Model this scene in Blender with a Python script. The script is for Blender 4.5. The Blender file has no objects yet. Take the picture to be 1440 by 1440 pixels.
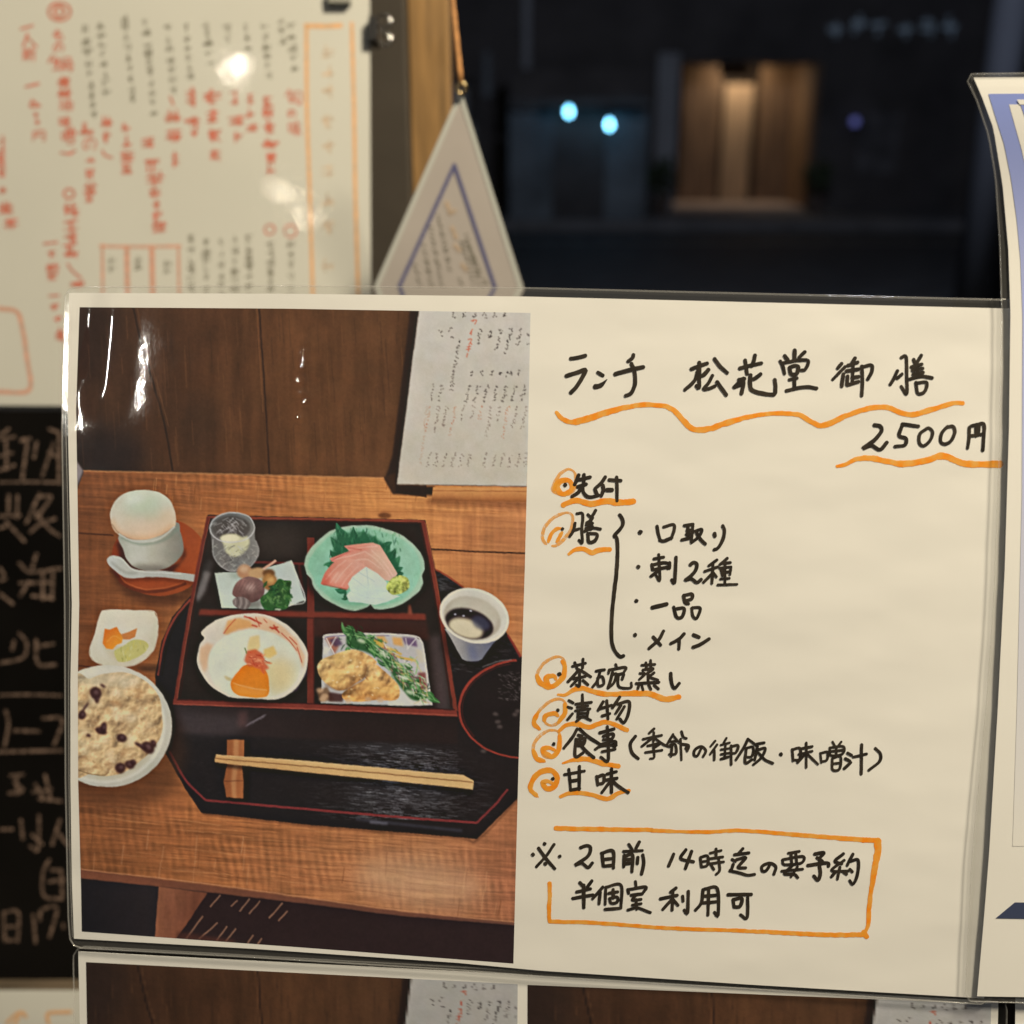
import bpy, math, random
import numpy as np
from mathutils import Vector

# ------------------------------------------------------------------ camera, world, lamps, exposure
SC = bpy.context.scene
COL = SC.collection
F = 1579.0                       # focal length in photograph pixels (1440 wide)
PITCH = math.radians(20.0)       # the camera looks down a little
CAM = np.array([0.0, 0.0, 1.5])
RIGHT = np.array([1.0, 0.0, 0.0])
FWD = np.array([0.0, math.cos(PITCH), -math.sin(PITCH)])
UP = np.array([0.0, math.sin(PITCH), math.cos(PITCH)])

cd = bpy.data.cameras.new('camera')
cam = bpy.data.objects.new('camera', cd)
COL.objects.link(cam)
cam.location = CAM
cam.rotation_euler = (math.pi / 2 - PITCH, 0, 0)
cd.sensor_width = 36
cd.lens = 36 * F / 1440
cd.clip_start = 0.02
cd.clip_end = 500
cd.dof.use_dof = True
cd.dof.focus_distance = 0.362
cd.dof.aperture_fstop = 7.9
SC.camera = cam

world = bpy.data.worlds.new('World')
SC.world = world
world.use_nodes = True
bgn = world.node_tree.nodes['Background']
bgn.inputs[0].default_value = (0.10, 0.14, 0.26, 1)
bgn.inputs[1].default_value = 0.018


def camspace(x, up, fwd):
    return CAM + RIGHT * x + UP * up + FWD * fwd


def lamp(name, kind, pos, power, col, size=0.05, target=None, spot=None):
    l = bpy.data.lights.new(name, kind)
    l.energy = power
    l.color = col
    if kind == 'AREA':
        if isinstance(size, tuple):
            l.shape = 'RECTANGLE'
            l.size, l.size_y = size
        else:
            l.shape = 'DISK'
            l.size = size
    else:
        l.shadow_soft_size = size
    if spot:
        l.spot_size = math.radians(spot)
        l.spot_blend = 0.6
    o = bpy.data.objects.new(name, l)
    COL.objects.link(o)
    o.location = pos
    if target is not None:
        d = Vector(target) - Vector(pos)
        o.rotation_euler = d.to_track_quat('-Z', 'Y').to_euler()
    return o


WARM = (1.0, 0.86, 0.62)
lamp('eave_lamp', 'AREA', camspace(0.78, 1.24, -0.44), 73.0, WARM, 0.24, camspace(0.05, 0.0, 0.36))
lamp('lantern_lamp', 'POINT', camspace(-0.484, 0.756, -0.606), 0.9, (1.0, 0.90, 0.72), 0.014)
lamp('small_lamp', 'POINT', camspace(-0.388, 0.559, -0.606), 0.14, (1.0, 0.88, 0.66), 0.008)
lamp('small_lamp', 'POINT', camspace(-0.360, 0.512, -0.606), 0.12, (1.0, 0.88, 0.66), 0.008)
lamp('doorway_tube', 'AREA', camspace(-0.715, 0.045, -0.606), 1.7, (1.0, 0.95, 0.84), (0.02, 0.10), camspace(-0.12, 0.05, 0.36))

SC.view_settings.view_transform = 'Standard'
SC.view_settings.look = 'None'
SC.view_settings.exposure = 0.0
SC.view_settings.gamma = 1.0
SC.cycles.use_denoising = True
SC.cycles.max_bounces = 4
SC.cycles.diffuse_bounces = 2
SC.cycles.glossy_bounces = 2
SC.cycles.transmission_bounces = 2
SC.cycles.transparent_max_bounces = 16
SC.cycles.caustics_reflective = False
SC.cycles.caustics_refractive = False
SC.cycles.sample_clamp_indirect = 4.0


# ------------------------------------------------------------------ pixels to places
def at(px, py, t):
    """point seen at photo pixel (px, py), at depth t along the camera axis"""
    px = np.asarray(px, float); py = np.asarray(py, float); t = np.asarray(t, float)
    a = (px - 720) / F
    b = (720 - py) / F
    d = FWD + a[..., None] * RIGHT + b[..., None] * UP
    return CAM + t[..., None] * d


def on_y(px, py, y):
    """point seen at a photo pixel on the upright plane world y"""
    a = (px - 720) / F
    b = (720 - py) / F
    d = FWD + a * RIGHT + b * UP
    return CAM + d * (y / d[1])


def card_t(px, py):
    """axial depth of the leaning plane of the menu cards"""
    px = np.asarray(px, float); py = np.asarray(py, float)
    return 0.36 / (1 + 0.033 * (px - 750) / 650 + 0.024 * (907 - py) / 490)


# ------------------------------------------------------------------ materials
def lin(c):
    c = np.asarray(c, float) / 255.0
    return np.where(c <= 0.04045, c / 12.92, ((c + 0.055) / 1.055) ** 2.4)


def mat(name, col, rough=0.6, metal=0.0, noise=None, spec=0.5, bump=0.0, emit=None, coat=0.0):
    m = bpy.data.materials.new(name)
    m.use_nodes = True
    nt = m.node_tree
    b = nt.nodes['Principled BSDF']
    b.inputs['Base Color'].default_value = (*col, 1)
    b.inputs['Roughness'].default_value = rough
    b.inputs['Metallic'].default_value = metal
    b.inputs['Specular IOR Level'].default_value = spec
    b.inputs['Coat Weight'].default_value = coat
    if emit:
        b.inputs['Emission Color'].default_value = (*emit[0], 1)
        b.inputs['Emission Strength'].default_value = emit[1]
    if noise:
        scale, amt, stretch = noise
        tc = nt.nodes.new('ShaderNodeTexCoord')
        mp = nt.nodes.new('ShaderNodeMapping')
        mp.inputs['Scale'].default_value = stretch
        tx = nt.nodes.new('ShaderNodeTexNoise')
        tx.inputs['Scale'].default_value = scale
        tx.inputs['Detail'].default_value = 6
        rp = nt.nodes.new('ShaderNodeMapRange')
        rp.inputs['From Min'].default_value = 0.3
        rp.inputs['From Max'].default_value = 0.7
        rp.inputs['To Min'].default_value = 1 - amt
        rp.inputs['To Max'].default_value = 1 + amt
        mx = nt.nodes.new('ShaderNodeVectorMath')
        mx.operation = 'SCALE'
        mx.inputs[0].default_value = col
        nt.links.new(tc.outputs['Object'], mp.inputs[0])
        nt.links.new(mp.outputs[0], tx.inputs['Vector'])
        nt.links.new(tx.outputs[0], rp.inputs[0])
        nt.links.new(rp.outputs[0], mx.inputs['Scale'])
        nt.links.new(mx.outputs[0], b.inputs['Base Color'])
        if bump:
            bp = nt.nodes.new('ShaderNodeBump')
            bp.inputs['Strength'].default_value = bump
            bp.inputs['Distance'].default_value = 0.001
            nt.links.new(tx.outputs[0], bp.inputs['Height'])
            nt.links.new(bp.outputs[0], b.inputs['Normal'])
    return m


def print_mat(name):
    """ink print: colours stored per grid point of the printed sheet"""
    m = bpy.data.materials.new(name)
    m.use_nodes = True
    nt = m.node_tree
    b = nt.nodes['Principled BSDF']
    b.inputs['Roughness'].default_value = 0.55
    b.inputs['Specular IOR Level'].default_value = 0.3
    a = nt.nodes.new('ShaderNodeVertexColor')
    a.layer_name = 'ink'
    nt.links.new(a.outputs[0], b.inputs['Base Color'])
    return m


def film_mat(name, rough=0.05, haze=0.018, bump=0.05, scale=140):
    m = bpy.data.materials.new(name)
    m.use_nodes = True
    nt = m.node_tree
    nt.nodes.remove(nt.nodes['Principled BSDF'])
    out = nt.nodes['Material Output']
    tr = nt.nodes.new('ShaderNodeBsdfTransparent')
    tr.inputs[0].default_value = (0.985, 0.985, 0.98, 1)
    gl = nt.nodes.new('ShaderNodeBsdfGlossy')
    gl.inputs['Roughness'].default_value = rough
    gl.inputs[0].default_value = (1, 1, 1, 1)
    df = nt.nodes.new('ShaderNodeBsdfDiffuse')
    df.inputs[0].default_value = (0.8, 0.8, 0.8, 1)
    fr = nt.nodes.new('ShaderNodeFresnel')
    ge = nt.nodes.new('ShaderNodeNewGeometry')
    io = nt.nodes.new('ShaderNodeMath'); io.operation = 'MULTIPLY_ADD'      # a thin film reflects alike from both faces
    io.inputs[1].default_value = 1 / 1.5 - 1.5
    io.inputs[2].default_value = 1.5
    nt.links.new(ge.outputs['Backfacing'], io.inputs[0])
    nt.links.new(io.outputs[0], fr.inputs[0])
    tx = nt.nodes.new('ShaderNodeTexNoise')
    tc = nt.nodes.new('ShaderNodeTexCoord')
    tx.inputs['Scale'].default_value = scale
    tx.inputs['Detail'].default_value = 3
    bp = nt.nodes.new('ShaderNodeBump')
    bp.inputs['Strength'].default_value = bump
    bp.inputs['Distance'].default_value = 0.002
    m1 = nt.nodes.new('ShaderNodeMixShader')
    m2 = nt.nodes.new('ShaderNodeMixShader')
    m1.inputs[0].default_value = haze
    L = nt.links.new
    L(tc.outputs['Object'], tx.inputs['Vector'])
    L(tx.outputs[0], bp.inputs['Height'])
    L(bp.outputs[0], gl.inputs['Normal'])
    L(bp.outputs[0], fr.inputs['Normal'])
    L(tr.outputs[0], m1.inputs[1]); L(df.outputs[0], m1.inputs[2])
    L(fr.outputs[0], m2.inputs[0]); L(m1.outputs[0], m2.inputs[1]); L(gl.outputs[0], m2.inputs[2])
    L(m2.outputs[0], out.inputs[0])
    return m


def marker_mat(name, c1, c2, dry=0.25, scale=500):
    """felt marker: pools of ink and dry streaks that let the paper through"""
    m = bpy.data.materials.new(name)
    m.use_nodes = True
    nt = m.node_tree
    b = nt.nodes['Principled BSDF']
    out = nt.nodes['Material Output']
    b.inputs['Roughness'].default_value = 0.5
    b.inputs['Specular IOR Level'].default_value = 0.25
    tc = nt.nodes.new('ShaderNodeTexCoord')
    tx = nt.nodes.new('ShaderNodeTexNoise'); tx.inputs['Scale'].default_value = scale; tx.inputs['Detail'].default_value = 4
    cr = nt.nodes.new('ShaderNodeMix'); cr.data_type = 'RGBA'
    cr.inputs[6].default_value = (*c1, 1); cr.inputs[7].default_value = (*c2, 1)
    rp = nt.nodes.new('ShaderNodeMapRange'); rp.inputs[1].default_value = 0.3; rp.inputs[2].default_value = 0.7
    tr = nt.nodes.new('ShaderNodeBsdfTransparent')
    mx = nt.nodes.new('ShaderNodeMixShader')
    at_ = nt.nodes.new('ShaderNodeVertexColor'); at_.layer_name = 'edge'
    mm = nt.nodes.new('ShaderNodeMath'); mm.operation = 'MULTIPLY_ADD'
    mm.inputs[1].default_value = 1.0; 
    m3 = nt.nodes.new('ShaderNodeMath'); m3.operation = 'MULTIPLY'; m3.use_clamp = True; m3.inputs[1].default_value = dry
    L = nt.links.new
    L(tc.outputs['Object'], tx.inputs['Vector'])
    L(tx.outputs[0], rp.inputs[0]); L(rp.outputs[0], cr.inputs[0]); L(cr.outputs[2], b.inputs['Base Color'])
    L(rp.outputs[0], m3.inputs[0])
    L(m3.outputs[0], mx.inputs[0]); L(b.outputs[0], mx.inputs[1]); L(tr.outputs[0], mx.inputs[2])
    L(mx.outputs[0], out.inputs[0])
    return m


M = {}
M['paper'] = mat('paper', (0.79, 0.79, 0.79), 0.7, noise=(25, 0.02, (1, 1, 1)), spec=0.2)
M['menu_paper'] = mat('menu_paper', (0.465, 0.468, 0.445), 0.65, noise=(12, 0.03, (1, 1, 1)), spec=0.2)
M['print'] = print_mat('photo_print')
M['film'] = film_mat('laminate_film', 0.055, 0.009, 0.018, 420)
M['back_film'] = film_mat('back_film', 0.1, 0.045, 0.05)
M['film_soft'] = film_mat('menu_film', 0.065, 0.01, 0.03, 120)
M['bead'] = film_mat('sealed_edge', 0.12, 0.10, 0.0)
M['ink'] = marker_mat('black_ink', (0.011, 0.008, 0.006), (0.036, 0.027, 0.019), 0.0, 260)
M['orange'] = marker_mat('orange_marker', (0.88, 0.26, 0.006), (0.97, 0.46, 0.05), 0.26, 420)
M['orange_thin'] = marker_mat('orange_marker_dry', (0.90, 0.42, 0.10), (0.92, 0.50, 0.18), 0.75, 900)
M['red_ink'] = marker_mat('red_ink', (0.52, 0.09, 0.05), (0.52, 0.19, 0.125), 0.5, 260)
M['pink_ink'] = marker_mat('pink_ink', (0.58, 0.27, 0.19), (0.56, 0.31, 0.23), 0.4, 300)
M['grey_ink'] = marker_mat('grey_ink', (0.14, 0.135, 0.10), (0.20, 0.19, 0.15), 0.5, 300)
M['menu_orange'] = marker_mat('menu_orange_ink', (0.66, 0.34, 0.14), (0.64, 0.38, 0.19), 0.3, 300)
M['faint_ink'] = marker_mat('faint_ink', (0.56, 0.42, 0.31), (0.55, 0.44, 0.34), 0.6, 300)
M['chalk'] = marker_mat('chalk', (0.17, 0.115, 0.09), (0.095, 0.064, 0.05), 0.6, 330)
M['blackboard'] = mat('blackboard', (0.0028, 0.0024, 0.0022), 0.8, noise=(9, 0.7, (1, 1, 1)), spec=0.06)
M['dark_wood'] = mat('dark_wood', (0.022, 0.016, 0.013), 0.5, noise=(20, 0.3, (1, 1, 8)))
M['tan_wood'] = mat('tan_wood', (0.10, 0.075, 0.05), 0.6, noise=(20, 0.3, (1, 1, 8)))
M['post_wood'] = mat('post_wood', (0.25, 0.145, 0.055), 0.6, noise=(30, 0.35, (6, 6, 0.6)), bump=0.3)
M['frame_paint'] = mat('frame_paint', (0.048, 0.040, 0.032), 0.6, noise=(20, 0.15, (1, 1, 1)))
M['cord'] = mat('cord', (0.42, 0.20, 0.07), 0.7, noise=(300, 0.3, (1, 1, 1)))
M['brass'] = mat('brass', (0.55, 0.42, 0.22), 0.3, 1.0)
M['clip_black'] = mat('clip_black', (0.02, 0.02, 0.022), 0.3)
M['steel'] = mat('steel', (0.6, 0.6, 0.6), 0.2, 1.0)


# ------------------------------------------------------------------ object helpers
def mesh_obj(name, verts, faces, material, parent=None, smooth=False):
    me = bpy.data.meshes.new(name)
    verts = np.asarray(verts, float)
    if isinstance(faces, np.ndarray):
        n, k = faces.shape
        me.vertices.add(len(verts))
        me.vertices.foreach_set('co', verts.astype(np.float32).ravel())
        me.loops.add(n * k)
        me.loops.foreach_set('vertex_index', faces.astype(np.int32).ravel())
        me.polygons.add(n)
        me.polygons.foreach_set('loop_start', np.arange(0, n * k, k, dtype=np.int32))
        me.update(calc_edges=True)
    else:
        me.from_pydata(verts.tolist(), [], faces)
        me.update()
    me.polygons.foreach_set('use_smooth', np.full(len(me.polygons), bool(smooth)))
    if material:
        me.materials.append(material)
    o = bpy.data.objects.new(name, me)
    COL.objects.link(o)
    if parent:
        o.parent = parent
        o.matrix_parent_inverse = parent.matrix_basis.inverted()
    return o


def tag(o, label, cat, group=None):
    o['label'] = label
    o['category'] = cat
    if group:
        o['group'] = group
    return o


def thing(name, label, cat, loc, group=None):
    o = bpy.data.objects.new(name, None)
    COL.objects.link(o)
    o.location = loc
    o.empty_display_size = 0.05
    return tag(o, label, cat, group)


def structure(o):
    o['kind'] = 'structure'
    return o


BOXF = [(0, 1, 2, 3), (7, 6, 5, 4), (0, 4, 5, 1), (1, 5, 6, 2), (2, 6, 7, 3), (3, 7, 4, 0)]


def box(name, x0, x1, y0, y1, z0, z1, material, parent=None, bevel=0.0):
    v = [(x0, y0, z0), (x1, y0, z0), (x1, y0, z1), (x0, y0, z1), (x0, y1, z0), (x1, y1, z0), (x1, y1, z1), (x0, y1, z1)]
    f = [tuple(reversed(q)) for q in [(3, 2, 1, 0)[::-1]]]
    faces = [(0, 1, 2, 3), (5, 4, 7, 6), (4, 0, 3, 7), (1, 5, 6, 2), (3, 2, 6, 7), (4, 5, 1, 0)]
    o = mesh_obj(name, v, faces, material, parent)
    if bevel:
        b = o.modifiers.new('bevel', 'BEVEL'); b.width = bevel; b.segments = 2
    return o


def pbox(name, pts_px, t0, t1, material, parent=None, tf=None):
    """slab: outline in photo pixels, front at depth t0 and back at t1 (offsets on tf if given)"""
    p = np.array(pts_px, float)
    base = tf(p[:, 0], p[:, 1]) if tf else np.zeros(len(p))
    fr = at(p[:, 0], p[:, 1], base + t0)
    nrm = FWD
    bk = fr + nrm * (t1 - t0)
    n = len(p)
    v = np.vstack([fr, bk])
    faces = [tuple(range(n)), tuple(range(2 * n - 1, n - 1, -1))] + [(i, i + n, (i + 1) % n + n, (i + 1) % n) for i in range(n)]
    return mesh_obj(name, v, faces, material, parent)


def lerp_curve(pts, s):
    p = np.array(pts, float)
    d = np.r_[0, np.cumsum(np.hypot(*np.diff(p, axis=0).T))]
    d /= d[-1]
    return np.stack([np.interp(s, d, p[:, 0]), np.interp(s, d, p[:, 1])], -1)


def coons(left, right, top, bottom, us, vs):
    """grid of pixel points filling four boundary polylines"""
    l = lerp_curve(left, vs); r = lerp_curve(right, vs); t = lerp_curve(top, us); b = lerp_curve(bottom, us)
    u = us[None, :, None]; v = vs[:, None, None]
    g = (1 - u) * l[:, None] + u * r[:, None] + (1 - v) * t[None] + v * b[None]
    g -= (1 - u) * (1 - v) * l[0] + u * (1 - v) * r[0] + (1 - u) * v * l[-1] + u * v * r[-1]
    return g


def grid_faces(nv, nu):
    i = np.arange(nv - 1)[:, None] * nu + np.arange(nu - 1)[None]
    i = i.ravel()
    return np.stack([i, i + nu, i + nu + 1, i + 1], -1)


def sheet(name, g, tfun, material, parent=None, thick=0.0, smooth=True):
    smooth = smooth and not thick
    t = tfun(g[..., 0], g[..., 1])
    v = at(g[..., 0], g[..., 1], t).reshape(-1, 3)
    o = mesh_obj(name, v, grid_faces(g.shape[0], g.shape[1]), material, parent, smooth)
    if thick:
        s = o.modifiers.new('thickness', 'SOLIDIFY'); s.thickness = thick; s.offset = -1
    return o


def tube(name, pts, r, material, parent=None, closed=False, seg=6):
    p = np.array(pts, float); n = len(p)
    if closed:
        tg = np.roll(p, -1, 0) - np.roll(p, 1, 0)
    else:
        tg = np.gradient(p, axis=0)
    tg /= np.linalg.norm(tg, axis=1)[:, None] + 1e-12
    ref = FWD
    a = np.cross(tg, ref); a /= np.linalg.norm(a, axis=1)[:, None] + 1e-12
    b = np.cross(tg, a)
    r = np.broadcast_to(np.asarray(r, float), (n,))
    v = []
    for k in range(seg):
        th = 2 * math.pi * k / seg
        v.append(p + r[:, None] * (math.cos(th) * a + math.sin(th) * b))
    v = np.stack(v, 1).reshape(-1, 3)
    f = []
    for i in range(n if closed else n - 1):
        j = (i + 1) % n
        for k in range(seg):
            l = (k + 1) % seg
            f.append((i * seg + k, i * seg + l, j * seg + l, j * seg + k))
    if not closed:
        f.append(tuple(range(seg - 1, -1, -1))); f.append(tuple((n - 1) * seg + k for k in range(seg)))
    return mesh_obj(name, v, f, material, parent, True)


# ------------------------------------------------------------------ handwriting
def Z(x0, y0, s):
    def f(txt):
        out = []
        for st in txt.split(';'):
            st = st.strip()
            if st:
                out.append([(x0 + float(a.split(',')[0]) / s, y0 + float(a.split(',')[1]) / s) for a in st.split()])
        return out
    return f


def smooth_line(p, step=1.6):
    p = np.array(p, float)
    if len(p) == 1:
        return p
    if len(p) == 2:
        n = max(2, int(np.hypot(*(p[1] - p[0])) / step) + 1)
        return p[0] + (p[1] - p[0]) * np.linspace(0, 1, n)[:, None]
    q = np.vstack([2 * p[0] - p[1], p, 2 * p[-1] - p[-2]])
    out = []
    for i in range(1, len(q) - 2):
        n = max(2, int(np.hypot(*(q[i + 1] - q[i])) / step) + 1)
        s = np.linspace(0, 1, n, endpoint=False)[:, None]
        a, b, c, d = q[i - 1], q[i], q[i + 1], q[i + 2]
        out.append(0.5 * (2 * b + (c - a) * s + (2 * a - 5 * b + 4 * c - d) * s ** 2 + (3 * b - a - 3 * c + d) * s ** 3))
    out.append(p[-1:])
    return np.vstack(out)


class Ink:
    """ribbons of ink lying on a sheet, joined into one part"""
    def __init__(self, tfun, lift=0.00006, seed=1):
        self.t = tfun; self.lift = lift; self.v = []; self.f = []; self.n = 0; self.k = 0
        self.rng = np.random.default_rng(seed)

    def stroke(self, pts, w, taper=None, rough=0.06):
        p = smooth_line(pts)
        if len(p) == 1:
            th = np.linspace(0, 2 * math.pi, 14, endpoint=False)
            e = 1 + self.rng.uniform(-.12, .12, 14)
            poly = p[0] + np.stack([np.cos(th), np.sin(th)], -1) * (w / 2 * e)[:, None]
            self._add(poly, [tuple(range(13, -1, -1))]); return
        n = len(p)
        s = np.linspace(0, 1, n)
        tg = np.gradient(p, axis=0); tg /= np.hypot(tg[:, 0], tg[:, 1])[:, None] + 1e-9
        nm = np.stack([-tg[:, 1], tg[:, 0]], -1)
        ww = np.full(n, w / 2)
        if taper is not None:
            ww = ww * np.interp(s, np.linspace(0, 1, len(taper)), taper)
        j1 = self.rng.normal(0, rough, n + 4); j1 = np.convolve(j1, np.ones(5) / 3, 'valid')
        j2 = self.rng.normal(0, rough, n + 4); j2 = np.convolve(j2, np.ones(5) / 3, 'valid')
        a = p + nm * (ww * (1 + j1))[:, None]
        b = p - nm * (ww * (1 + j2))[:, None]
        # round caps
        def cap(c, t, r, sgn):
            th = np.linspace(-math.pi / 2, math.pi / 2, 7)[1:-1]
            nn = np.array([-t[1], t[0]])
            return [c + sgn * t * r * math.cos(x) * 0.9 + nn * r * math.sin(x) for x in th]
        verts = np.vstack([a, b])
        faces = [(i, i + 1, n + i + 1, n + i) for i in range(n - 1)]
        c0 = cap(p[0], tg[0], ww[0], -1); c1 = cap(p[-1], tg[-1], ww[-1], 1)
        k = len(verts)
        verts = np.vstack([verts, c0, c1])
        faces.append(tuple([0, n] + [k + i for i in range(5)]))
        faces.append(tuple([2 * n - 1, n - 1] + [k + 9 - i for i in range(5)]))
        self._add(verts, faces)

    def _add(self, px, faces):
        px = np.asarray(px)
        dz = self.lift + (self.k % 14) * 2.5e-6
        self.k += 1
        v = at(px[:, 0], px[:, 1], self.t(px[:, 0], px[:, 1]) - dz)
        self.v.append(v)
        self.f += [tuple(i + self.n for i in f) for f in faces]
        self.n += len(px)

    def many(self, strokes, w, taper=(0.95, 1.0, 0.92)):
        for s in strokes:
            self.stroke(s, w * self.rng.uniform(0.92, 1.08), taper)

    def build(self, name, material, parent):
        return mesh_obj(name, np.vstack(self.v), self.f, material, parent)


# ------------------------------------------------------------------ the painter of the printed photograph
RNG = np.random.default_rng(5)
NT = RNG.random((256, 256))


def vnoise(x, y, s=1.0, off=0.0):
    x = x / s + off * 17.3; y = y / s + off * 31.7
    xi = np.floor(x).astype(int); yi = np.floor(y).astype(int)
    fx = x - xi; fy = y - yi
    fx = fx * fx * (3 - 2 * fx); fy = fy * fy * (3 - 2 * fy)
    g = lambda a, b: NT[(xi + a) & 255, (yi + b) & 255]
    return (g(0, 0) * (1 - fx) + g(1, 0) * fx) * (1 - fy) + (g(0, 1) * (1 - fx) + g(1, 1) * fx) * fy


def fbm(x, y, s, o=4, off=0.0):
    r = 0; a = 0.5
    for k in range(o):
        r = r + a * vnoise(x, y, s / 2 ** k, off + k)
        a *= 0.5
    return r / (1 - 0.5 ** o)


def boxblur(m, r):
    r = int(r)
    if r < 1:
        return m
    for ax in (0, 1):
        p = [(0, 0)] * m.ndim
        p[ax] = (r + 1, r)
        c = np.cumsum(np.pad(m, p, 'edge'), axis=ax)
        n = m.shape[ax]
        hi = np.take(c, np.arange(2 * r + 1, 2 * r + 1 + n), axis=ax)
        lo = np.take(c, np.arange(0, n), axis=ax)
        m = (hi - lo) / (2 * r + 1)
    return m


class Canvas:
    def __init__(self, x0, y0, x1, y1):
        self.x0, self.y0 = x0, y0
        self.w, self.h = x1 - x0, y1 - y0
        self.a = np.zeros((self.h, self.w, 3))

    def win(self, pts, pad=4):
        p = np.array(pts, float)
        xa = int(max(0, math.floor(p[:, 0].min() - pad - self.x0))); xb = int(min(self.w, math.ceil(p[:, 0].max() + pad - self.x0)))
        ya = int(max(0, math.floor(p[:, 1].min() - pad - self.y0))); yb = int(min(self.h, math.ceil(p[:, 1].max() + pad - self.y0)))
        return xa, xb, ya, yb

    def grid(self, wn):
        xa, xb, ya, yb = wn
        X, Y = np.meshgrid(np.arange(xa, xb) + 0.5 + self.x0, np.arange(ya, yb) + 0.5 + self.y0)
        return X, Y

    def polymask(self, pts, wn, ss=3):
        xa, xb, ya, yb = wn
        w, h = xb - xa, yb - ya
        X, Y = np.meshgrid((np.arange(w * ss) + 0.5) / ss + xa + self.x0, (np.arange(h * ss) + 0.5) / ss + ya + self.y0)
        p = np.array(pts, float)
        ins = np.zeros(X.shape, bool)
        for (x1, y1), (x2, y2) in zip(p, np.roll(p, -1, 0)):
            if y1 == y2:
                continue
            c = (Y > min(y1, y2)) & (Y <= max(y1, y2))
            ins ^= c & (X < (x2 - x1) * (Y - y1) / (y2 - y1) + x1)
        return ins.reshape(h, ss, w, ss).mean((1, 3))

    def poly(self, pts, col, alpha=1.0, blur=0, smooth=False, clip=None, tex=None, ret=False):
        if smooth:
            q = list(pts) + list(pts[:3])
            s = smooth_line(q, 3.0)
            d = np.hypot(*(s - np.array(pts[1], float)).T)
            i0 = int(np.argmin(d[:len(d) // 2]))
            i1 = len(d) // 2 + int(np.argmin(d[len(d) // 2:]))
            pts = s[i0:i1]
        wn = self.win(pts, 4 + 3 * blur)
        if wn[1] <= wn[0] or wn[3] <= wn[2]:
            return None
        big = (wn[1] - wn[0]) * (wn[3] - wn[2]) > 90000
        m = self.polymask(pts, wn, 2 if big else 3)
        if blur:
            m = boxblur(boxblur(m, blur), blur)
        self.put(wn, m * alpha, col, clip, tex)
        return (wn, m)

    def put(self, wn, m, col, clip=None, tex=None):
        xa, xb, ya, yb = wn
        if clip is not None:
            full = np.zeros((self.h, self.w)); cw, cm = clip
            full[cw[2]:cw[3], cw[0]:cw[1]] = cm
            m = m * full[ya:yb, xa:xb]
        X, Y = self.grid(wn)
        c = col(X, Y) if callable(col) else np.broadcast_to(np.array(col, float), m.shape + (3,))
        if tex is not None:
            c = c * tex(X, Y)[..., None]
        self.a[ya:yb, xa:xb] = self.a[ya:yb, xa:xb] * (1 - m[..., None]) + c * m[..., None]

    def ell(self, cx, cy, rx, ry, col, rot=0.0, **k):
        th = np.linspace(0, 2 * math.pi, 48, endpoint=False)
        c, s = math.cos(math.radians(rot)), math.sin(math.radians(rot))
        pts = [(cx + rx * math.cos(t) * c - ry * math.sin(t) * s, cy + rx * math.cos(t) * s + ry * math.sin(t) * c) for t in th]
        return self.poly(pts, col, **k)

    def line(self, pts, w, col, alpha=1.0, blur=0, clip=None, taper=None):
        p = smooth_line(pts, 2.5)
        if len(p) < 2:
            return
        tg = np.gradient(p, axis=0); tg /= np.hypot(tg[:, 0], tg[:, 1])[:, None] + 1e-9
        nm = np.stack([-tg[:, 1], tg[:, 0]], -1)
        ww = np.full(len(p), w / 2.0)
        if taper is not None:
            ww = ww * np.interp(np.linspace(0, 1, len(p)), np.linspace(0, 1, len(taper)), taper)
        pts = np.vstack([p + nm * ww[:, None], (p - nm * ww[:, None])[::-1]])
        self.poly(pts, col, alpha, blur, clip=clip)


def grad(c0, c1, p0, p1):
    c0 = np.array(c0, float); c1 = np.array(c1, float)
    dx, dy = p1[0] - p0[0], p1[1] - p0[1]
    L2 = dx * dx + dy * dy

    def f(X, Y):
        s = np.clip(((X - p0[0]) * dx + (Y - p0[1]) * dy) / L2, 0, 1)[..., None]
        return c0 * (1 - s) + c1 * s
    return f


def ramp(stops):
    """colour by position along x: list of (x, colour)"""
    xs = [s[0] for s in stops]; cs = np.array([s[1] for s in stops], float)

    def f(X, Y):
        return np.stack([np.interp(X, xs, cs[:, k]) for k in range(3)], -1)
    return f


def emboss(s, k, off, fine=0.35):
    def f(X, Y):
        a = fbm(X + 1.5, Y + 1.8, s, 2, off) - fbm(X - 1.5, Y - 1.8, s, 2, off)
        b = fbm(X + .9, Y + 1.0, s * .4, 2, off + 5) - fbm(X - .9, Y - 1.0, s * .4, 2, off + 5)
        return np.clip(1 + k * a + k * fine * b + 0.22 * (fbm(X, Y, s * 1.6, 3, off + 3) - 0.5), 0.55, 1.25)
    return f


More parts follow.
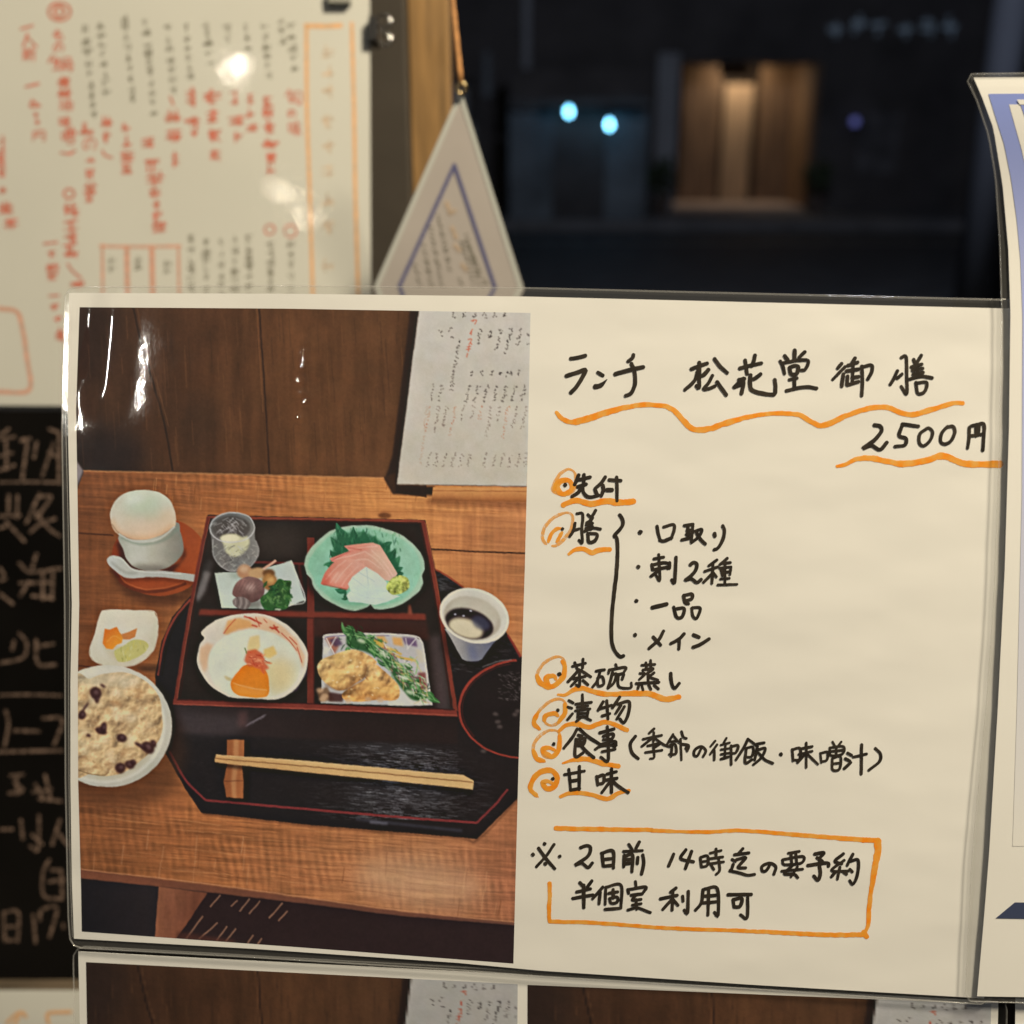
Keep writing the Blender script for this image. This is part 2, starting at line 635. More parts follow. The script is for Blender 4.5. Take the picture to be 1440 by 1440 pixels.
def paint_meal():
    C = Canvas(100, 426, 752, 1366)
    full = (0, C.w, 0, C.h)
    X, Y = C.grid(full)
    rng = np.random.default_rng(11)
    one = np.ones(X.shape)
    A = Z(100, 670, 4.5); B = Z(270, 700, 7.2); D = Z(420, 700, 4.5); E_ = Z(100, 850, 4.5); G = Z(240, 840, 3.6)
    H = Z(440, 960, 3.6); K = Z(90, 1080, 4.114); W8 = Z(400, 400, 4.0)
    # --- table top with saw marks
    gr = fbm(X * 0.10, Y * 1.0 + X * -0.03, 7, 4, 1)
    hat = fbm(X * 1.0, Y * 0.05, 5, 3, 2)
    broad = fbm(X, Y, 90, 3, 3)
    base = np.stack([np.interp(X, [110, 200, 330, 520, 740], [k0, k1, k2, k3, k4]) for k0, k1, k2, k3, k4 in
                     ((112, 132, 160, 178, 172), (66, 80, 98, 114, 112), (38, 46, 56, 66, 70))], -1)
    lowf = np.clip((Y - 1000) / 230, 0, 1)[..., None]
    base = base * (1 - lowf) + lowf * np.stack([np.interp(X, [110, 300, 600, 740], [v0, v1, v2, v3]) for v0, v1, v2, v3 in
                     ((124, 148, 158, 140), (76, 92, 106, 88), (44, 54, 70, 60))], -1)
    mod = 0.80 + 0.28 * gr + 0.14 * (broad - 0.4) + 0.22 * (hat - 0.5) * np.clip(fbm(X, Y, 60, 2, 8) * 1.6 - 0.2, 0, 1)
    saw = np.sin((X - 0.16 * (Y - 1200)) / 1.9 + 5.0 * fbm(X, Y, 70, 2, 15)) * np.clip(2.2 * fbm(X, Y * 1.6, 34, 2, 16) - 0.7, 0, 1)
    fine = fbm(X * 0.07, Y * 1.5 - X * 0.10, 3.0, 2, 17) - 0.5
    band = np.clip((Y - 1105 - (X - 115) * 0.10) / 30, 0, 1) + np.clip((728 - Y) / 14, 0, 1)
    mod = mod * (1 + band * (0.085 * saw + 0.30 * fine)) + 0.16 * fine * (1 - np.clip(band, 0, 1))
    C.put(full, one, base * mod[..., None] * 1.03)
    # brightest far plank
    C.ell(560, 690, 170, 30, (222, 150, 84), alpha=0.45, blur=22)
    for i in range(40):     # fine saw lines across the far plank
        x = rng.uniform(200, 720); y0 = rng.uniform(668, 700)
        C.line([(x, y0), (x - 1.5, y0 + rng.uniform(10, 26))], rng.uniform(0.8, 2), (112, 66, 34) if i % 2 else (218, 154, 94), 0.30)
    for i in range(70):
        y = rng.uniform(668, 726); x = rng.uniform(190, 640)
        C.line([(x, y), (x + rng.uniform(40, 120), y + 1.5)], 1.0, (130, 76, 38), 0.28)
    # knot
    C.ell(541, 725, 9, 4.5, (88, 50, 28), alpha=0.8, blur=1)
    # saw marks of the near plank
    for i in range(26):
        x = rng.uniform(118, 720); yb = 1222 + (x - 115) * 0.115
        y0 = yb - rng.uniform(10, 78)
        C.line([(x, y0), (x - 3, y0 + rng.uniform(14, 40))], rng.uniform(0.8, 2.4), (184, 130, 88) if i % 3 else (98, 58, 34), 0.36)
    for i in range(120):
        x = rng.uniform(112, 640); y = rng.uniform(1120, 1215) + (x - 115) * 0.115
        C.line([(x, y), (x + rng.uniform(30, 90), y + rng.uniform(2, 10))], 1.0, (186, 128, 82) if i % 2 else (96, 56, 32), 0.34)
    C.ell(590, 1240, 95, 34, (196, 158, 122), rot=8, alpha=0.5, blur=16)
    # plank seams
    C.line(A('45,360 150,365 270,372')[0], 2.0, (58, 32, 20), 0.85)
    C.line([(604, 772), (680, 776), (742, 778)], 2.4, (50, 30, 20), 0.9)
    C.line([(108, 936), (150, 940)], 2.0, (58, 32, 20), 0.8)
    # --- wall of dark boards
    wallc = np.stack([np.interp(X, [108, 150, 250, 420, 540, 590], v) for v in
                      ([58, 64, 76, 94, 92, 74], [38, 42, 48, 60, 60, 48], [27, 28, 30, 36, 37, 30])], -1)
    wm = 0.80 + 0.30 * fbm(X * 1.0, Y * 0.12, 12, 4, 4) + 0.16 * (fbm(X, Y, 50, 3, 5) - 0.5)
    wallpts = [(100, 426), (600, 426), (600, 700), (556, 692), (540, 672), (330, 668), (118, 662), (108, 690), (100, 690)]
    wn = C.win(wallpts)
    m = C.polymask(wallpts, wn, 2)
    xa, xb, ya, yb = wn
    C.put(wn, m, (wallc * wm[..., None])[ya:yb, xa:xb] if False else (lambda X_, Y_: (wallc * wm[..., None])[ya:yb, xa:xb]))
    wc = (wn, m)
    C.ell(150, 640, 55, 40, (30, 24, 24), alpha=0.75, blur=16, clip=wc)
    C.ell(280, 600, 30, 45, (48, 34, 24), alpha=0.5, blur=14, clip=wc)
    C.ell(130, 470, 40, 60, (38, 28, 24), alpha=0.5, blur=14, clip=wc)
    C.line([(187, 430), (200, 490), (216, 540), (232, 600), (243, 662)], 2.6, (38, 26, 20), 0.75, clip=wc)
    C.line([(192, 430), (205, 490), (221, 540), (237, 600)], 1.5, (112, 76, 48), 0.35, clip=wc)
    C.line([(364, 430), (369, 500), (374, 580), (379, 668)], 2.6, (46, 30, 22), 0.8, clip=wc)
    C.line([(361, 430), (365, 500), (370, 580)], 1.8, (118, 76, 46), 0.45, clip=wc)
    for i in range(130):
        x = rng.uniform(112, 575); y = rng.uniform(432, 640); l = rng.uniform(15, 60)
        C.line([(x, y), (x + l * 0.06, y + l)], rng.uniform(0.7, 1.6), (116, 76, 46) if i % 2 else (50, 34, 24), 0.25, clip=wc)
    C.poly([(100, 640), (108, 648), (117, 662), (106, 690), (100, 690)], (128, 116, 112), blur=1)
    C.line([(117, 662), (330, 667), (540, 672)], 2.2, (196, 136, 84), 0.55)
    # --- the framed drinks list on the wall
    C.poly([(578, 426), (594, 426), (560, 682), (612, 684), (609, 697), (553, 695), (541, 674), (552, 640), (562, 560)], (44, 31, 25), blur=1)
    C.poly([(540, 672), (556, 664), (556, 694), (552, 694)], (60, 40, 28), blur=1)
    mp = C.poly([(590, 426), (752, 428), (741, 684), (558, 681)], grad((196, 187, 168), (186, 174, 152), (600, 430), (650, 690)))
    C.line([(590, 430), (558, 681)], 1.2, (120, 108, 96), 0.7)
    C.line([(558, 681), (742, 684)], 1.6, (110, 94, 80), 0.8)
    C.poly([(609, 685), (742, 686), (742, 706), (607, 704)], grad((196, 134, 80), (160, 100, 56), (640, 690), (640, 705)))
    C.line([(609, 690), (742, 691)], 1.2, (120, 70, 40), 0.6)
    C.poly([(605, 700), (742, 706), (742, 716), (600, 708)], (84, 48, 28), 0.5, blur=3)

    def tiny(pts, col, w=1.0, gap=4.6, size=3.2):
        p = smooth_line(pts, gap)
        for q in p:
            for k in range(3):
                a = q + rng.uniform(-size / 2, size / 2, 2); b = a + rng.uniform(-size * .7, size * .7, 2)
                C.line([tuple(a), tuple(b)], w, col, 0.75, clip=mp)
    DK = (52, 44, 42)
    for q in ('950,165 955,180', '1010,165 1012,180', '1070,165 1070,180', '1128,165 1128,180', '1183,165 1183,180', '1240,165 1240,180', '880,265 880,290', '938,250 938,290',
              '1105,262 1092,330', '1160,262 1152,305', '1217,255 1195,360', '1275,258 1245,385', '1325,262 1312,330', '1372,290 1370,330'):
        tiny(W8(q)[0], DK, 1.3, 5.2, 4.0)
    tiny(W8('988,310 960,450 935,590')[0], DK, 1.0, 5, 3.6)
    for i, st in enumerate(W8('1050,205 1080,200 1070,225 ; 1065,195 1062,210 ; 1058,250 1042,280 ; 1052,262 1050,285 ; 1030,310 1052,308 1036,340 ; 1044,325 1054,340 ; 1026,352 1050,348 ; 1022,366 1048,362 ; 1040,342 1034,378 ; 1030,385 1024,410')):
        C.line(st, 1.3, (190, 92, 66), 0.85)
    for x in (1057, 1110, 1162, 1213, 1256, 1275, 1322):
        tiny(W8('%d,492 %d,506' % (x, x - 2))[0], DK, 1.4, 3, 3.4)
    for i in range(7):
        x = 1040 + 52 * i
        tiny(W8('%d,575 %d,655' % (x, x - 20))[0], DK, 1.1, 4.6, 3.6)
    for i, (x, l) in enumerate(((820, 130), (868, 130), (912, 110), (962, 150), (1010, 70), (1065, 50), (1110, 70), (1165, 160), (1212, 70), (1258, 170), (1308, 110), (1360, 110))):
        tiny(W8('%d,%d %d,%d' % (x, 690, x - l // 5, 690 + l))[0], (96, 80, 72) if i % 3 else (170, 112, 88), 1.0, 4.6, 3.2)
    for x in (818, 862, 908, 955, 998, 1045, 1135, 1185, 1230, 1275, 1322, 1365):
        tiny(W8('%d,955 %d,1018' % (x, x - 14))[0], (92, 78, 70), 1.0, 4.6, 3.2)
    for st in (W8('885,570 872,650')[0], W8('835,570 822,650')[0]):
        tiny(st, (76, 66, 60), 1.0, 4.6, 3.2)
    tiny(W8('800,690 785,850 765,1000')[0], (176, 142, 120), 0.9, 4, 2.6)
    # --- below the table edge
    C.poly([(100, 1222), (300, 1247), (560, 1284), (752, 1303), (752, 1372), (100, 1372)], grad((44, 32, 30), (38, 28, 26), (120, 1300), (700, 1300)))
    C.poly([(100, 1221), (300, 1245), (560, 1281), (752, 1300), (752, 1304), (560, 1288), (420, 1270), (300, 1256), (100, 1234)], grad((110, 66, 46), (96, 62, 48), (120, 1230), (700, 1290)), blur=1)
    C.line([(110, 1222), (300, 1244), (560, 1280), (740, 1298)], 1.6, (186, 128, 88), 0.6)
    C.poly([(100, 1234), (223, 1247), (218, 1330), (100, 1330)], grad((24, 22, 24), (38, 32, 32), (120, 1300), (215, 1280)))
    C.poly([(223, 1247), (292, 1256), (270, 1290), (245, 1330), (217, 1330)], grad((128, 80, 56), (104, 62, 44), (225, 1280), (270, 1290)), tex=lambda X_, Y_: 0.9 + 0.2 * fbm(X_, Y_ * .2, 8, 3, 9))
    mt = C.poly([(292, 1255), (420, 1270), (560, 1288), (752, 1304), (752, 1372), (240, 1330), (262, 1300)], (40, 28, 27))
    for st in K('905,735 845,805 ; 1005,765 965,800 ; 1075,755 1015,830 ; 1135,770 1070,845 ; 1265,780 1185,870 ; 1295,825 1240,885 ; 805,855 705,990 ; 890,895 780,990 ; 945,915 880,1000 ; 995,930 930,1010 ; 1095,965 1060,1015 ; 1145,985 1120,1020'):
        C.line(st, 1.9, (150, 108, 82), 0.75, clip=mt)
    C.poly([(250, 1310), (330, 1322), (330, 1330), (245, 1330)], (70, 40, 32), 0.7, blur=2)
    # --- lacquer saucer, cup and spoon
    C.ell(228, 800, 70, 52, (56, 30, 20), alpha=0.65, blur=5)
    sau = C.ell(224, 783, 67, 55, grad((124, 56, 30), (152, 74, 38), (170, 790), (285, 760)))
    C.ell(232, 772, 56, 42, (142, 66, 34), alpha=0.7, blur=2, clip=sau)
    C.line(A('275,600 330,680 450,728 600,720 730,676')[0], 4.2, (92, 42, 26), 0.9)
    C.line(A('300,610 350,672 460,712 590,704 715,668')[0], 1.6, (188, 104, 60), 0.7)
    C.poly(A('330,640 500,636 640,640 730,668 600,706 460,712 360,680')[0], (146, 68, 36), 0.8, blur=1)
    C.poly(A('285,420 330,400 400,560 520,610 690,540 715,430 725,500 640,620 480,640 320,560')[0], (54, 30, 24), 0.8, blur=2)
    cup = C.poly(A('306,370 330,460 350,520 400,572 500,598 610,578 690,510 712,440 690,350 665,290 480,330')[0], ramp([(168, (150, 148, 130)), (185, (182, 180, 160)), (215, (172, 168, 148)), (258, (120, 114, 100))]), smooth=True)
    C.ell(196, 768, 14, 30, (190, 188, 168), alpha=0.5, blur=5, clip=cup)
    C.ell(205, 803, 34, 9, (94, 86, 76), alpha=0.6, blur=3, clip=cup)
    C.line(A('320,385 400,420 500,425 600,395 680,325')[0], 4.0, (120, 130, 112), 0.6, blur=1, clip=cup)
    lid = C.poly(A('248,235 262,185 310,125 390,92 470,86 550,100 615,140 652,205 664,268 656,316 610,352 540,382 460,400 380,396 310,372 268,335 252,290')[0], grad((204, 198, 170), (212, 178, 144), (200, 705), (207, 757)), smooth=True)
    C.ell(200, 708, 32, 17, (180, 192, 160), alpha=0.7, blur=9, clip=lid)
    C.ell(203, 712, 17, 9, (166, 184, 150), alpha=0.5, blur=7, clip=lid)
    C.ell(240, 735, 14, 20, (216, 186, 150), alpha=0.6, blur=6, clip=lid)
    C.line(A('250,270 290,345 380,392 470,398 560,376 650,310')[0], 9.0, (196, 146, 108), 0.5, blur=3, clip=lid)
    C.line(A('252,250 275,190 340,125')[0], 5.0, (176, 160, 132), 0.45, blur=3, clip=lid)
    C.ell(190, 702, 14, 6, (222, 220, 202), rot=-14, alpha=0.55, blur=4, clip=lid)
    C.line(A('255,300 300,355 380,395 470,402 560,380 645,325')[0], 2.0, (150, 118, 92), 0.75, clip=lid)
    C.line(A('300,362 390,408 480,412 570,388 655,318')[0], 2.6, (184, 182, 162), 0.9)
    C.line(A('240,590 340,652 450,650 600,650 790,680')[0], 4, (64, 32, 22), 0.6, blur=2)
    spo = C.poly(A('226,525 262,500 320,515 380,575 450,594 560,596 700,610 806,626 800,668 700,652 600,640 500,636 420,644 340,640 280,598 240,562')[0], grad((182, 180, 164), (164, 158, 142), (150, 790), (270, 810)), smooth=True)
    C.line(A('250,540 300,580 350,610 420,612')[0], 3.4, (138, 136, 124), 0.6, blur=1, clip=spo)
    C.line(A('270,508 325,528 378,582 450,602 700,618')[0], 1.5, (206, 204, 188), 0.7, clip=spo)
    # --- black tray with a red line
    tray = C.poly([(296, 800), (266, 840), (242, 868), (227, 903), (218, 950), (222, 1010), (233, 1060), (260, 1108), (283, 1143), (434, 1160), (640, 1177), (671, 1180), (731, 1120), (760, 1060), (760, 940),
                   (731, 922), (714, 893), (690, 850), (651, 826), (611, 800)], grad((30, 27, 27), (32, 26, 25), (230, 900), (700, 1100)))
    trayX = lambda X_, Y_: 1.0
    # sheen of the lacquer, painted in as brush marks
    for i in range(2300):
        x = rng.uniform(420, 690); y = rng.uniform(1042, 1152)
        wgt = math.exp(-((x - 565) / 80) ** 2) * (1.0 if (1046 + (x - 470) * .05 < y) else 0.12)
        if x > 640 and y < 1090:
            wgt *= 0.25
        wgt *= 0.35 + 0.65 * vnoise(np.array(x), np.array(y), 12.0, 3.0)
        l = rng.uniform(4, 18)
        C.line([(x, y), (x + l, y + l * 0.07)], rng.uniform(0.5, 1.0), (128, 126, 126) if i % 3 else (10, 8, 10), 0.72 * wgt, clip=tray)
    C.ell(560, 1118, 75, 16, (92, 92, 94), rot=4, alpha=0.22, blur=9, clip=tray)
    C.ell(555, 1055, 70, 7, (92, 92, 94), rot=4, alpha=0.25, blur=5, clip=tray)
    for i in range(240):
        x = rng.uniform(240, 640); y = rng.uniform(1010, 1130)
        l = rng.uniform(2, 8)
        C.line([(x, y), (x + l, y + rng.uniform(-2, 2))], 0.8, (70, 64, 62), 0.16, clip=tray)
    for i in range(120):
        x = rng.uniform(612, 650); y = rng.uniform(806, 830)
        C.line([(x, y), (x + 6, y + 1)], 0.9, (84, 80, 78), 0.35, clip=tray)
    for i in range(160):
        x = rng.uniform(624, 735); y = rng.uniform(900, 945)
        C.line([(x, y), (x + 8, y + 1)], 0.9, (80, 74, 72), 0.3, clip=tray)
    RL = (112, 46, 44)
    C.line([(268, 842), (244, 872), (230, 905), (222, 950)], 3.0, (124, 56, 42), 0.95, taper=(0.9, 1.1, 0.8))
    C.line([(273, 842), (250, 872), (236, 905), (228, 950)], 2.0, (22, 14, 14), 0.7)
    C.line([(238, 1057), (262, 1098), (289, 1125)], 3.0, RL, 0.95)
    C.line([(289, 1125), (434, 1138), (560, 1149), (670, 1157)], 3.2, RL, 0.95)
    C.line([(670, 1157), (694, 1134), (714, 1110)], 3.0, RL, 0.9)
    C.line([(611, 800), (632, 812), (652, 827)], 2.6, (126, 58, 40), 0.9)
    C.line([(714, 893), (722, 906), (732, 924)], 3.4, (116, 46, 38), 0.9)
    C.line([(500, 1152), (600, 1163), (650, 1168)], 4.0, (66, 64, 72), 0.5, blur=1)
    C.line([(520, 1156), (545, 1158)], 4.0, (120, 116, 124), 0.5, blur=1)
    C.line([(284, 1144), (434, 1161), (640, 1178), (671, 1181), (731, 1121)], 3, (58, 34, 24), 0.5, blur=1)
    # --- the lacquer box
    box_ = C.poly([(292, 724), (598, 731), (618, 830), (645, 1003), (243, 990), (262, 880)], (36, 29, 25))
    for px_ in ((330, 760, 50, 30), (395, 760, 28, 28)):
        C.ell(px_[0], px_[1], px_[2], px_[3], (52, 44, 38), alpha=0.6, blur=8, clip=box_)
    C.poly([(436, 868), (600, 873), (604, 900), (436, 895)], (60, 34, 28), 0.8, blur=2, clip=box_)
    C.poly([(604, 895), (620, 893), (634, 1000), (614, 1000)], (76, 62, 60), 0.7, blur=4, clip=box_)
    C.poly([(274, 838), (284, 836), (300, 790), (294, 786)], (86, 80, 76), 0.6, blur=4, clip=box_)
    C.poly(A('845,600 885,605 850,720 800,800 790,760')[0], (118, 110, 104), 0.8, blur=2, clip=box_)
    RD = (100, 45, 35)
    C.line([(292, 727), (400, 729), (597, 733)], 3.4, (124, 60, 42), 0.95)
    C.line([(292, 730), (400, 732), (597, 736)], 1.4, (60, 30, 24), 0.8)
    C.line([(293, 727), (276, 810), (262, 890), (247, 984)], 5.0, RD, 0.95)
    C.line([(297, 732), (281, 812), (267, 890), (253, 980)], 1.6, (50, 26, 22), 0.8)
    C.line([(295, 729), (278, 812), (264, 890), (249, 982)], 1.0, (158, 84, 62), 0.6)
    C.line([(595, 733), (610, 810), (622, 880), (641, 1000)], 5.6, (110, 50, 38), 0.95)
    C.line([(591, 736), (606, 812), (618, 882), (635, 995)], 1.8, (52, 26, 22), 0.9)
    C.line([(598, 735), (613, 812), (625, 882)], 1.2, (164, 88, 58), 0.6)
    C.line([(352, 790), (400, 792), (428, 793)], 3.6, (98, 44, 38), 0.8)
    C.line([(420, 794), (426, 830)], 4, (90, 40, 36), 0.6, blur=1)
    C.poly([(432, 756), (442, 756), (442, 990), (432, 990)], RD, 0.95)
    C.line([(441, 870), (441, 990)], 2.0, (64, 32, 26), 0.7)
    C.poly([(281, 857), (436, 860), (598, 863), (599, 872), (436, 868), (279, 865)], (108, 48, 36), 0.95, blur=1)
    C.line([(279, 866), (436, 869), (599, 873)], 1.6, (54, 26, 22), 0.8)
    C.poly([(575, 850), (577, 850), (580, 864), (573, 864)], (140, 70, 50), 0.8, blur=1)
    # front wall of the box
    C.poly([(243, 990), (645, 1003), (643, 1046), (560, 1044), (400, 1038), (250, 1030)], grad((46, 37, 36), (36, 27, 25), (250, 1010), (500, 1020)), blur=2)
    C.poly([(250, 1000), (300, 1004), (360, 1010), (330, 1034), (262, 1034)], (70, 62, 62), 0.5, blur=5)
    for i in range(26):
        x = 345 + i; 
        C.line([(x, 1022 - i * 0.55 + rng.uniform(-2, 2)), (x + 4, 1018 - i * 0.55)], 2.0, (104, 94, 96), 0.35)
    C.poly([(336, 1000), (348, 1000), (346, 1022), (334, 1022)], (96, 64, 60), 0.5, blur=3)
    C.poly([(244, 983), (440, 990), (642, 999), (644, 1008), (440, 998), (243, 991)], (112, 50, 40), 0.95)
    C.line([(248, 984), (440, 990), (640, 998)], 1.6, (56, 26, 24), 0.9)
    C.line([(244, 990), (440, 997), (643, 1006)], 1.3, (168, 92, 70), 0.55)
    # --- cut glass
    gl = C.poly(B('178,300 195,410 212,560 262,665 350,732 440,742 580,700 660,605 677,520 640,420 632,300 590,200 500,158 400,150 300,165 215,220')[0], grad((98, 94, 88), (122, 118, 110), (295, 740), (360, 770)), smooth=True)
    C.ell(325, 742, 27, 17, (76, 70, 64), alpha=0.9, blur=1, clip=gl)
    for i in range(90):
        a = rng.uniform(0, 6.28); r_ = rng.uniform(0.1, 1)
        x = 325 + 25 * r_ * math.cos(a); y = 741 + 15 * r_ * math.sin(a)
        d_ = rng.choice([-1, 1])
        C.line([(x, y), (x + rng.uniform(3, 9) * d_, y + rng.uniform(3, 8))], 0.9, (172, 168, 160) if i % 3 else (58, 52, 48), 0.6, clip=gl)
    C.poly(B('300,410 350,380 440,372 520,400 560,390 580,470 520,560 440,600 350,560 320,480')[0], (198, 192, 150), 0.95, blur=1, smooth=True, clip=gl)
    C.ell(323, 757, 13, 6, (214, 206, 164), clip=gl, blur=1)
    for i in range(130):
        x = rng.uniform(300, 360); y = rng.uniform(765, 802); d_ = rng.choice([-1, 1])
        C.line([(x, y), (x + rng.uniform(2, 8) * d_, y + rng.uniform(2, 7))], 0.9, (186, 182, 166) if i % 2 else (84, 80, 74), 0.5, clip=gl)
    C.line(B('180,300 215,225 300,170 400,152 500,160 590,205 632,300 600,380 520,430 400,450 280,430 200,370 180,300')[0], 1.8, (188, 184, 174), 0.8)
    C.line(B('212,420 212,560 262,665 350,732 440,742 580,700 660,605 677,520 645,430')[0], 1.5, (170, 166, 158), 0.7)
    # --- white plate with shellfish and greens
    pl = C.poly(B('228,762 340,755 460,752 640,735 820,690 930,660 1005,632 1060,780 1146,1040 1010,1085 880,1140 680,1122 300,1116 260,920')[0], grad((186, 194, 174), (178, 186, 170), (310, 800), (420, 830)))
    C.line(B('1005,634 1060,780 1146,1040 1010,1085 880,1138')[0], 1.6, (212, 214, 196), 0.8)
    C.poly(B('340,755 460,752 560,745 480,830 400,810')[0], (140, 146, 130), 0.7, blur=3, clip=pl)
    C.poly(B('430,1040 560,1120 700,1125 720,1030')[0], (70, 60, 54), 0.6, blur=3, clip=pl)
    C.ell(344, 804, 11, 10, (166, 122, 90), blur=1); C.ell(343, 800, 6, 5, (196, 156, 122), blur=2)
    C.ell(362, 806, 13, 8, (182, 142, 100), blur=1)
    C.ell(378, 806, 9, 6, (104, 70, 42), blur=1)
    C.line(B('850,632 800,672 720,722')[0], 3.4, (206, 156, 128), 0.95)
    C.ell(379, 818, 11, 12, (146, 104, 58), blur=1, tex=lambda X_, Y_: 0.75 + 0.5 * fbm(X_, Y_, 5, 3, 12)); C.ell(381, 816, 5, 5, (196, 150, 92), blur=2)
    sh = C.poly(B('412,940 450,860 520,810 600,795 690,830 735,900 725,980 650,1050 560,1060 470,1020 420,990')[0], grad((132, 98, 88), (86, 62, 56), (345, 815), (350, 845)), smooth=True, tex=lambda X_, Y_: 0.85 + 0.3 * fbm(X_, Y_, 6, 3, 13))
    C.ell(352, 826, 7, 5, (186, 156, 142), alpha=0.8, blur=3, clip=sh)
    for i in range(7):
        C.line([(331 + i * 5, 835 - i), (340 + i * 5, 815 + i * 1.2)], 1.0, (94, 68, 62), 0.5, clip=sh)
    s2 = C.ell(340, 848, 13, 8.5, (116, 102, 94), rot=12)
    for i in range(7):
        C.line([(328 + i * 4, 857), (331 + i * 4, 848), (330 + i * 4, 840)], 1.2, (66, 54, 50) if i % 2 else (168, 154, 142), 0.6, clip=s2)
    gw = B('690,1020 760,960 830,880 880,820 930,835 1005,845 990,930 995,1010 960,1120 850,1135 740,1130')[0]
    g2 = C.poly(gw, (46, 80, 40), smooth=True)
    for i in range(16):
        x = rng.uniform(370, 406); y = rng.uniform(818, 853); a = rng.uniform(-1.2, 1.2); l = rng.uniform(6, 12)
        C.line([(x, y), (x + l * .5 * math.cos(a) + rng.uniform(-2, 2), y + l * .5 * math.sin(a)), (x + l * math.cos(a), y + l * math.sin(a))], rng.uniform(4, 7), [(40, 78, 40), (66, 104, 56), (30, 60, 34), (84, 120, 68)][i % 4], 0.85, taper=(0.2, 1.1, 0.2))
    for i in range(90):
        x = rng.uniform(366, 410); y = rng.uniform(813, 857)
        C.line([(x, y), (x + rng.uniform(-5, 5), y + rng.uniform(-5, 5)), (x + rng.uniform(-6, 6), y + rng.uniform(-6, 6))], rng.uniform(1, 2.4),
               [(66, 106, 52), (30, 58, 32), (100, 134, 76), (44, 88, 46)][i % 4], 0.7, clip=g2)
    C.line(B('840,1128 900,1130')[0], 2, (178, 176, 150), 0.8)
    # --- celadon plate with sashimi
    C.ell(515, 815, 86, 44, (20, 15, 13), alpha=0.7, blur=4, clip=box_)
    celp = D('36,430 50,370 80,320 140,260 200,212 270,190 340,178 440,175 520,190 590,212 660,245 720,290 765,345 790,400 795,450 778,490 785,540 760,590 720,625 660,665 600,690 530,704 480,702 455,672 430,690 360,712 290,700 210,665 150,625 100,570 78,510 50,480')[0]
    cel = C.poly(celp, (150, 178, 146))
    C.poly(D('58,430 100,340 210,230 340,196 440,193 580,228 705,300 765,400 760,520 690,620 590,670 480,680 455,660 430,668 330,680 210,640 120,560 90,500')[0], grad((124, 172, 138), (134, 180, 146), (440, 780), (590, 800)), smooth=True, blur=1, tex=lambda X_, Y_: 0.92 + 0.16 * fbm(X_, Y_, 7, 3, 14))
    C.ell(455, 805, 18, 30, (150, 192, 160), alpha=0.35, blur=8, clip=cel)
    C.ell(575, 790, 14, 30, (158, 196, 166), alpha=0.35, blur=8, clip=cel)
    C.ell(505, 845, 40, 9, (96, 140, 112), alpha=0.5, blur=5, clip=cel)
    C.line(celp, 1.3, (176, 196, 166), 0.7)
    for seed, (st, wd) in enumerate(((D('330,330 255,205 240,160'), 15), (D('380,340 350,250 345,185'), 15), (D('430,320 410,240 408,200'), 13), (D('310,360 240,300 205,250'), 14), (D('290,400 220,360 200,330'), 12),
                                     (D('470,320 480,260 490,240'), 12), (D('530,360 560,300 590,280'), 13), (D('560,410 600,350 610,320'), 12), (D('580,450 620,400 640,370'), 12), (D('600,480 640,450 660,440'), 10), (D('610,500 650,480 665,482'), 9), (D('240,440 180,420 160,430'), 9), (D('300,580 260,590 230,580'), 9), (D('310,610 290,640 270,640'), 7))):
        C.line(st[0], wd, [(42, 92, 62), (34, 78, 52), (56, 110, 74)][seed % 3], 0.97, taper=(1.2, 1.0, 0.1))
        C.line(st[0], 1.0, (88, 140, 100), 0.6)
    C.poly(D('235,260 300,220 420,215 560,300 640,440 620,500 500,420 300,380 190,440')[0], (40, 86, 58), 0.8, blur=1)
    for i in range(90):
        x = rng.uniform(462, 565); y = rng.uniform(748, 800)
        if rng.random() < 0.8 and (y - 748) > 36:
            continue
        C.line([(x, y), (x + rng.uniform(-3, 3), y - rng.uniform(4, 9))], 1.1, (74, 126, 86) if i % 2 else (26, 62, 44), 0.6, clip=cel)
    sa = C.poly(D('288,305 380,292 470,284 515,300 560,370 625,480 590,530 540,520 480,470 300,430 210,405 195,385 300,345 320,335')[0], grad((206, 128, 108), (204, 164, 138), (475, 775), (555, 800)))
    for q in ('300,330 400,315 500,305', '200,395 320,370 420,340', '340,400 430,390 520,450', '420,340 500,400 580,500', '460,330 540,410 600,500'):
        C.line(D(q)[0], 1.6, (226, 180, 158), 0.6, clip=sa)
    for q in ('200,400 300,352 330,338', '310,315 400,330'):
        C.line(D(q)[0], 1.6, (168, 86, 74), 0.7, clip=sa)
    s3 = C.poly(D('142,535 170,470 230,405 290,380 360,395 420,430 400,470 330,520 310,580 230,560 150,550')[0], grad((196, 112, 90), (210, 150, 128), (455, 815), (505, 800)), smooth=True)
    for q in ('170,520 240,440 300,395', '230,540 280,470 340,410', '270,560 310,500 380,430', '200,540 250,470'):
        C.line(D(q)[0], 1.4, (222, 172, 150), 0.55, clip=s3)
    C.line(D('150,548 230,565 310,582')[0], 2.0, (150, 76, 60), 0.7)
    C.ell(474, 812, 12, 7, (222, 170, 148), rot=-40, alpha=0.5, blur=4, clip=s3)
    C.ell(458, 818, 8, 5, (176, 84, 66), rot=-40, alpha=0.5, blur=3, clip=s3)
    C.ell(535, 785, 16, 8, (216, 178, 150), rot=50, alpha=0.55, blur=5, clip=sa)
    C.ell(500, 772, 20, 4, (198, 112, 92), rot=-5, alpha=0.5, blur=3, clip=sa)
    sq = C.poly(D('312,545 340,500 425,436 500,480 560,535 555,580 600,615 640,622 560,660 480,678 400,665 320,660 302,615 330,590')[0], grad((204, 208, 190), (182, 198, 182), (510, 805), (505, 850)))
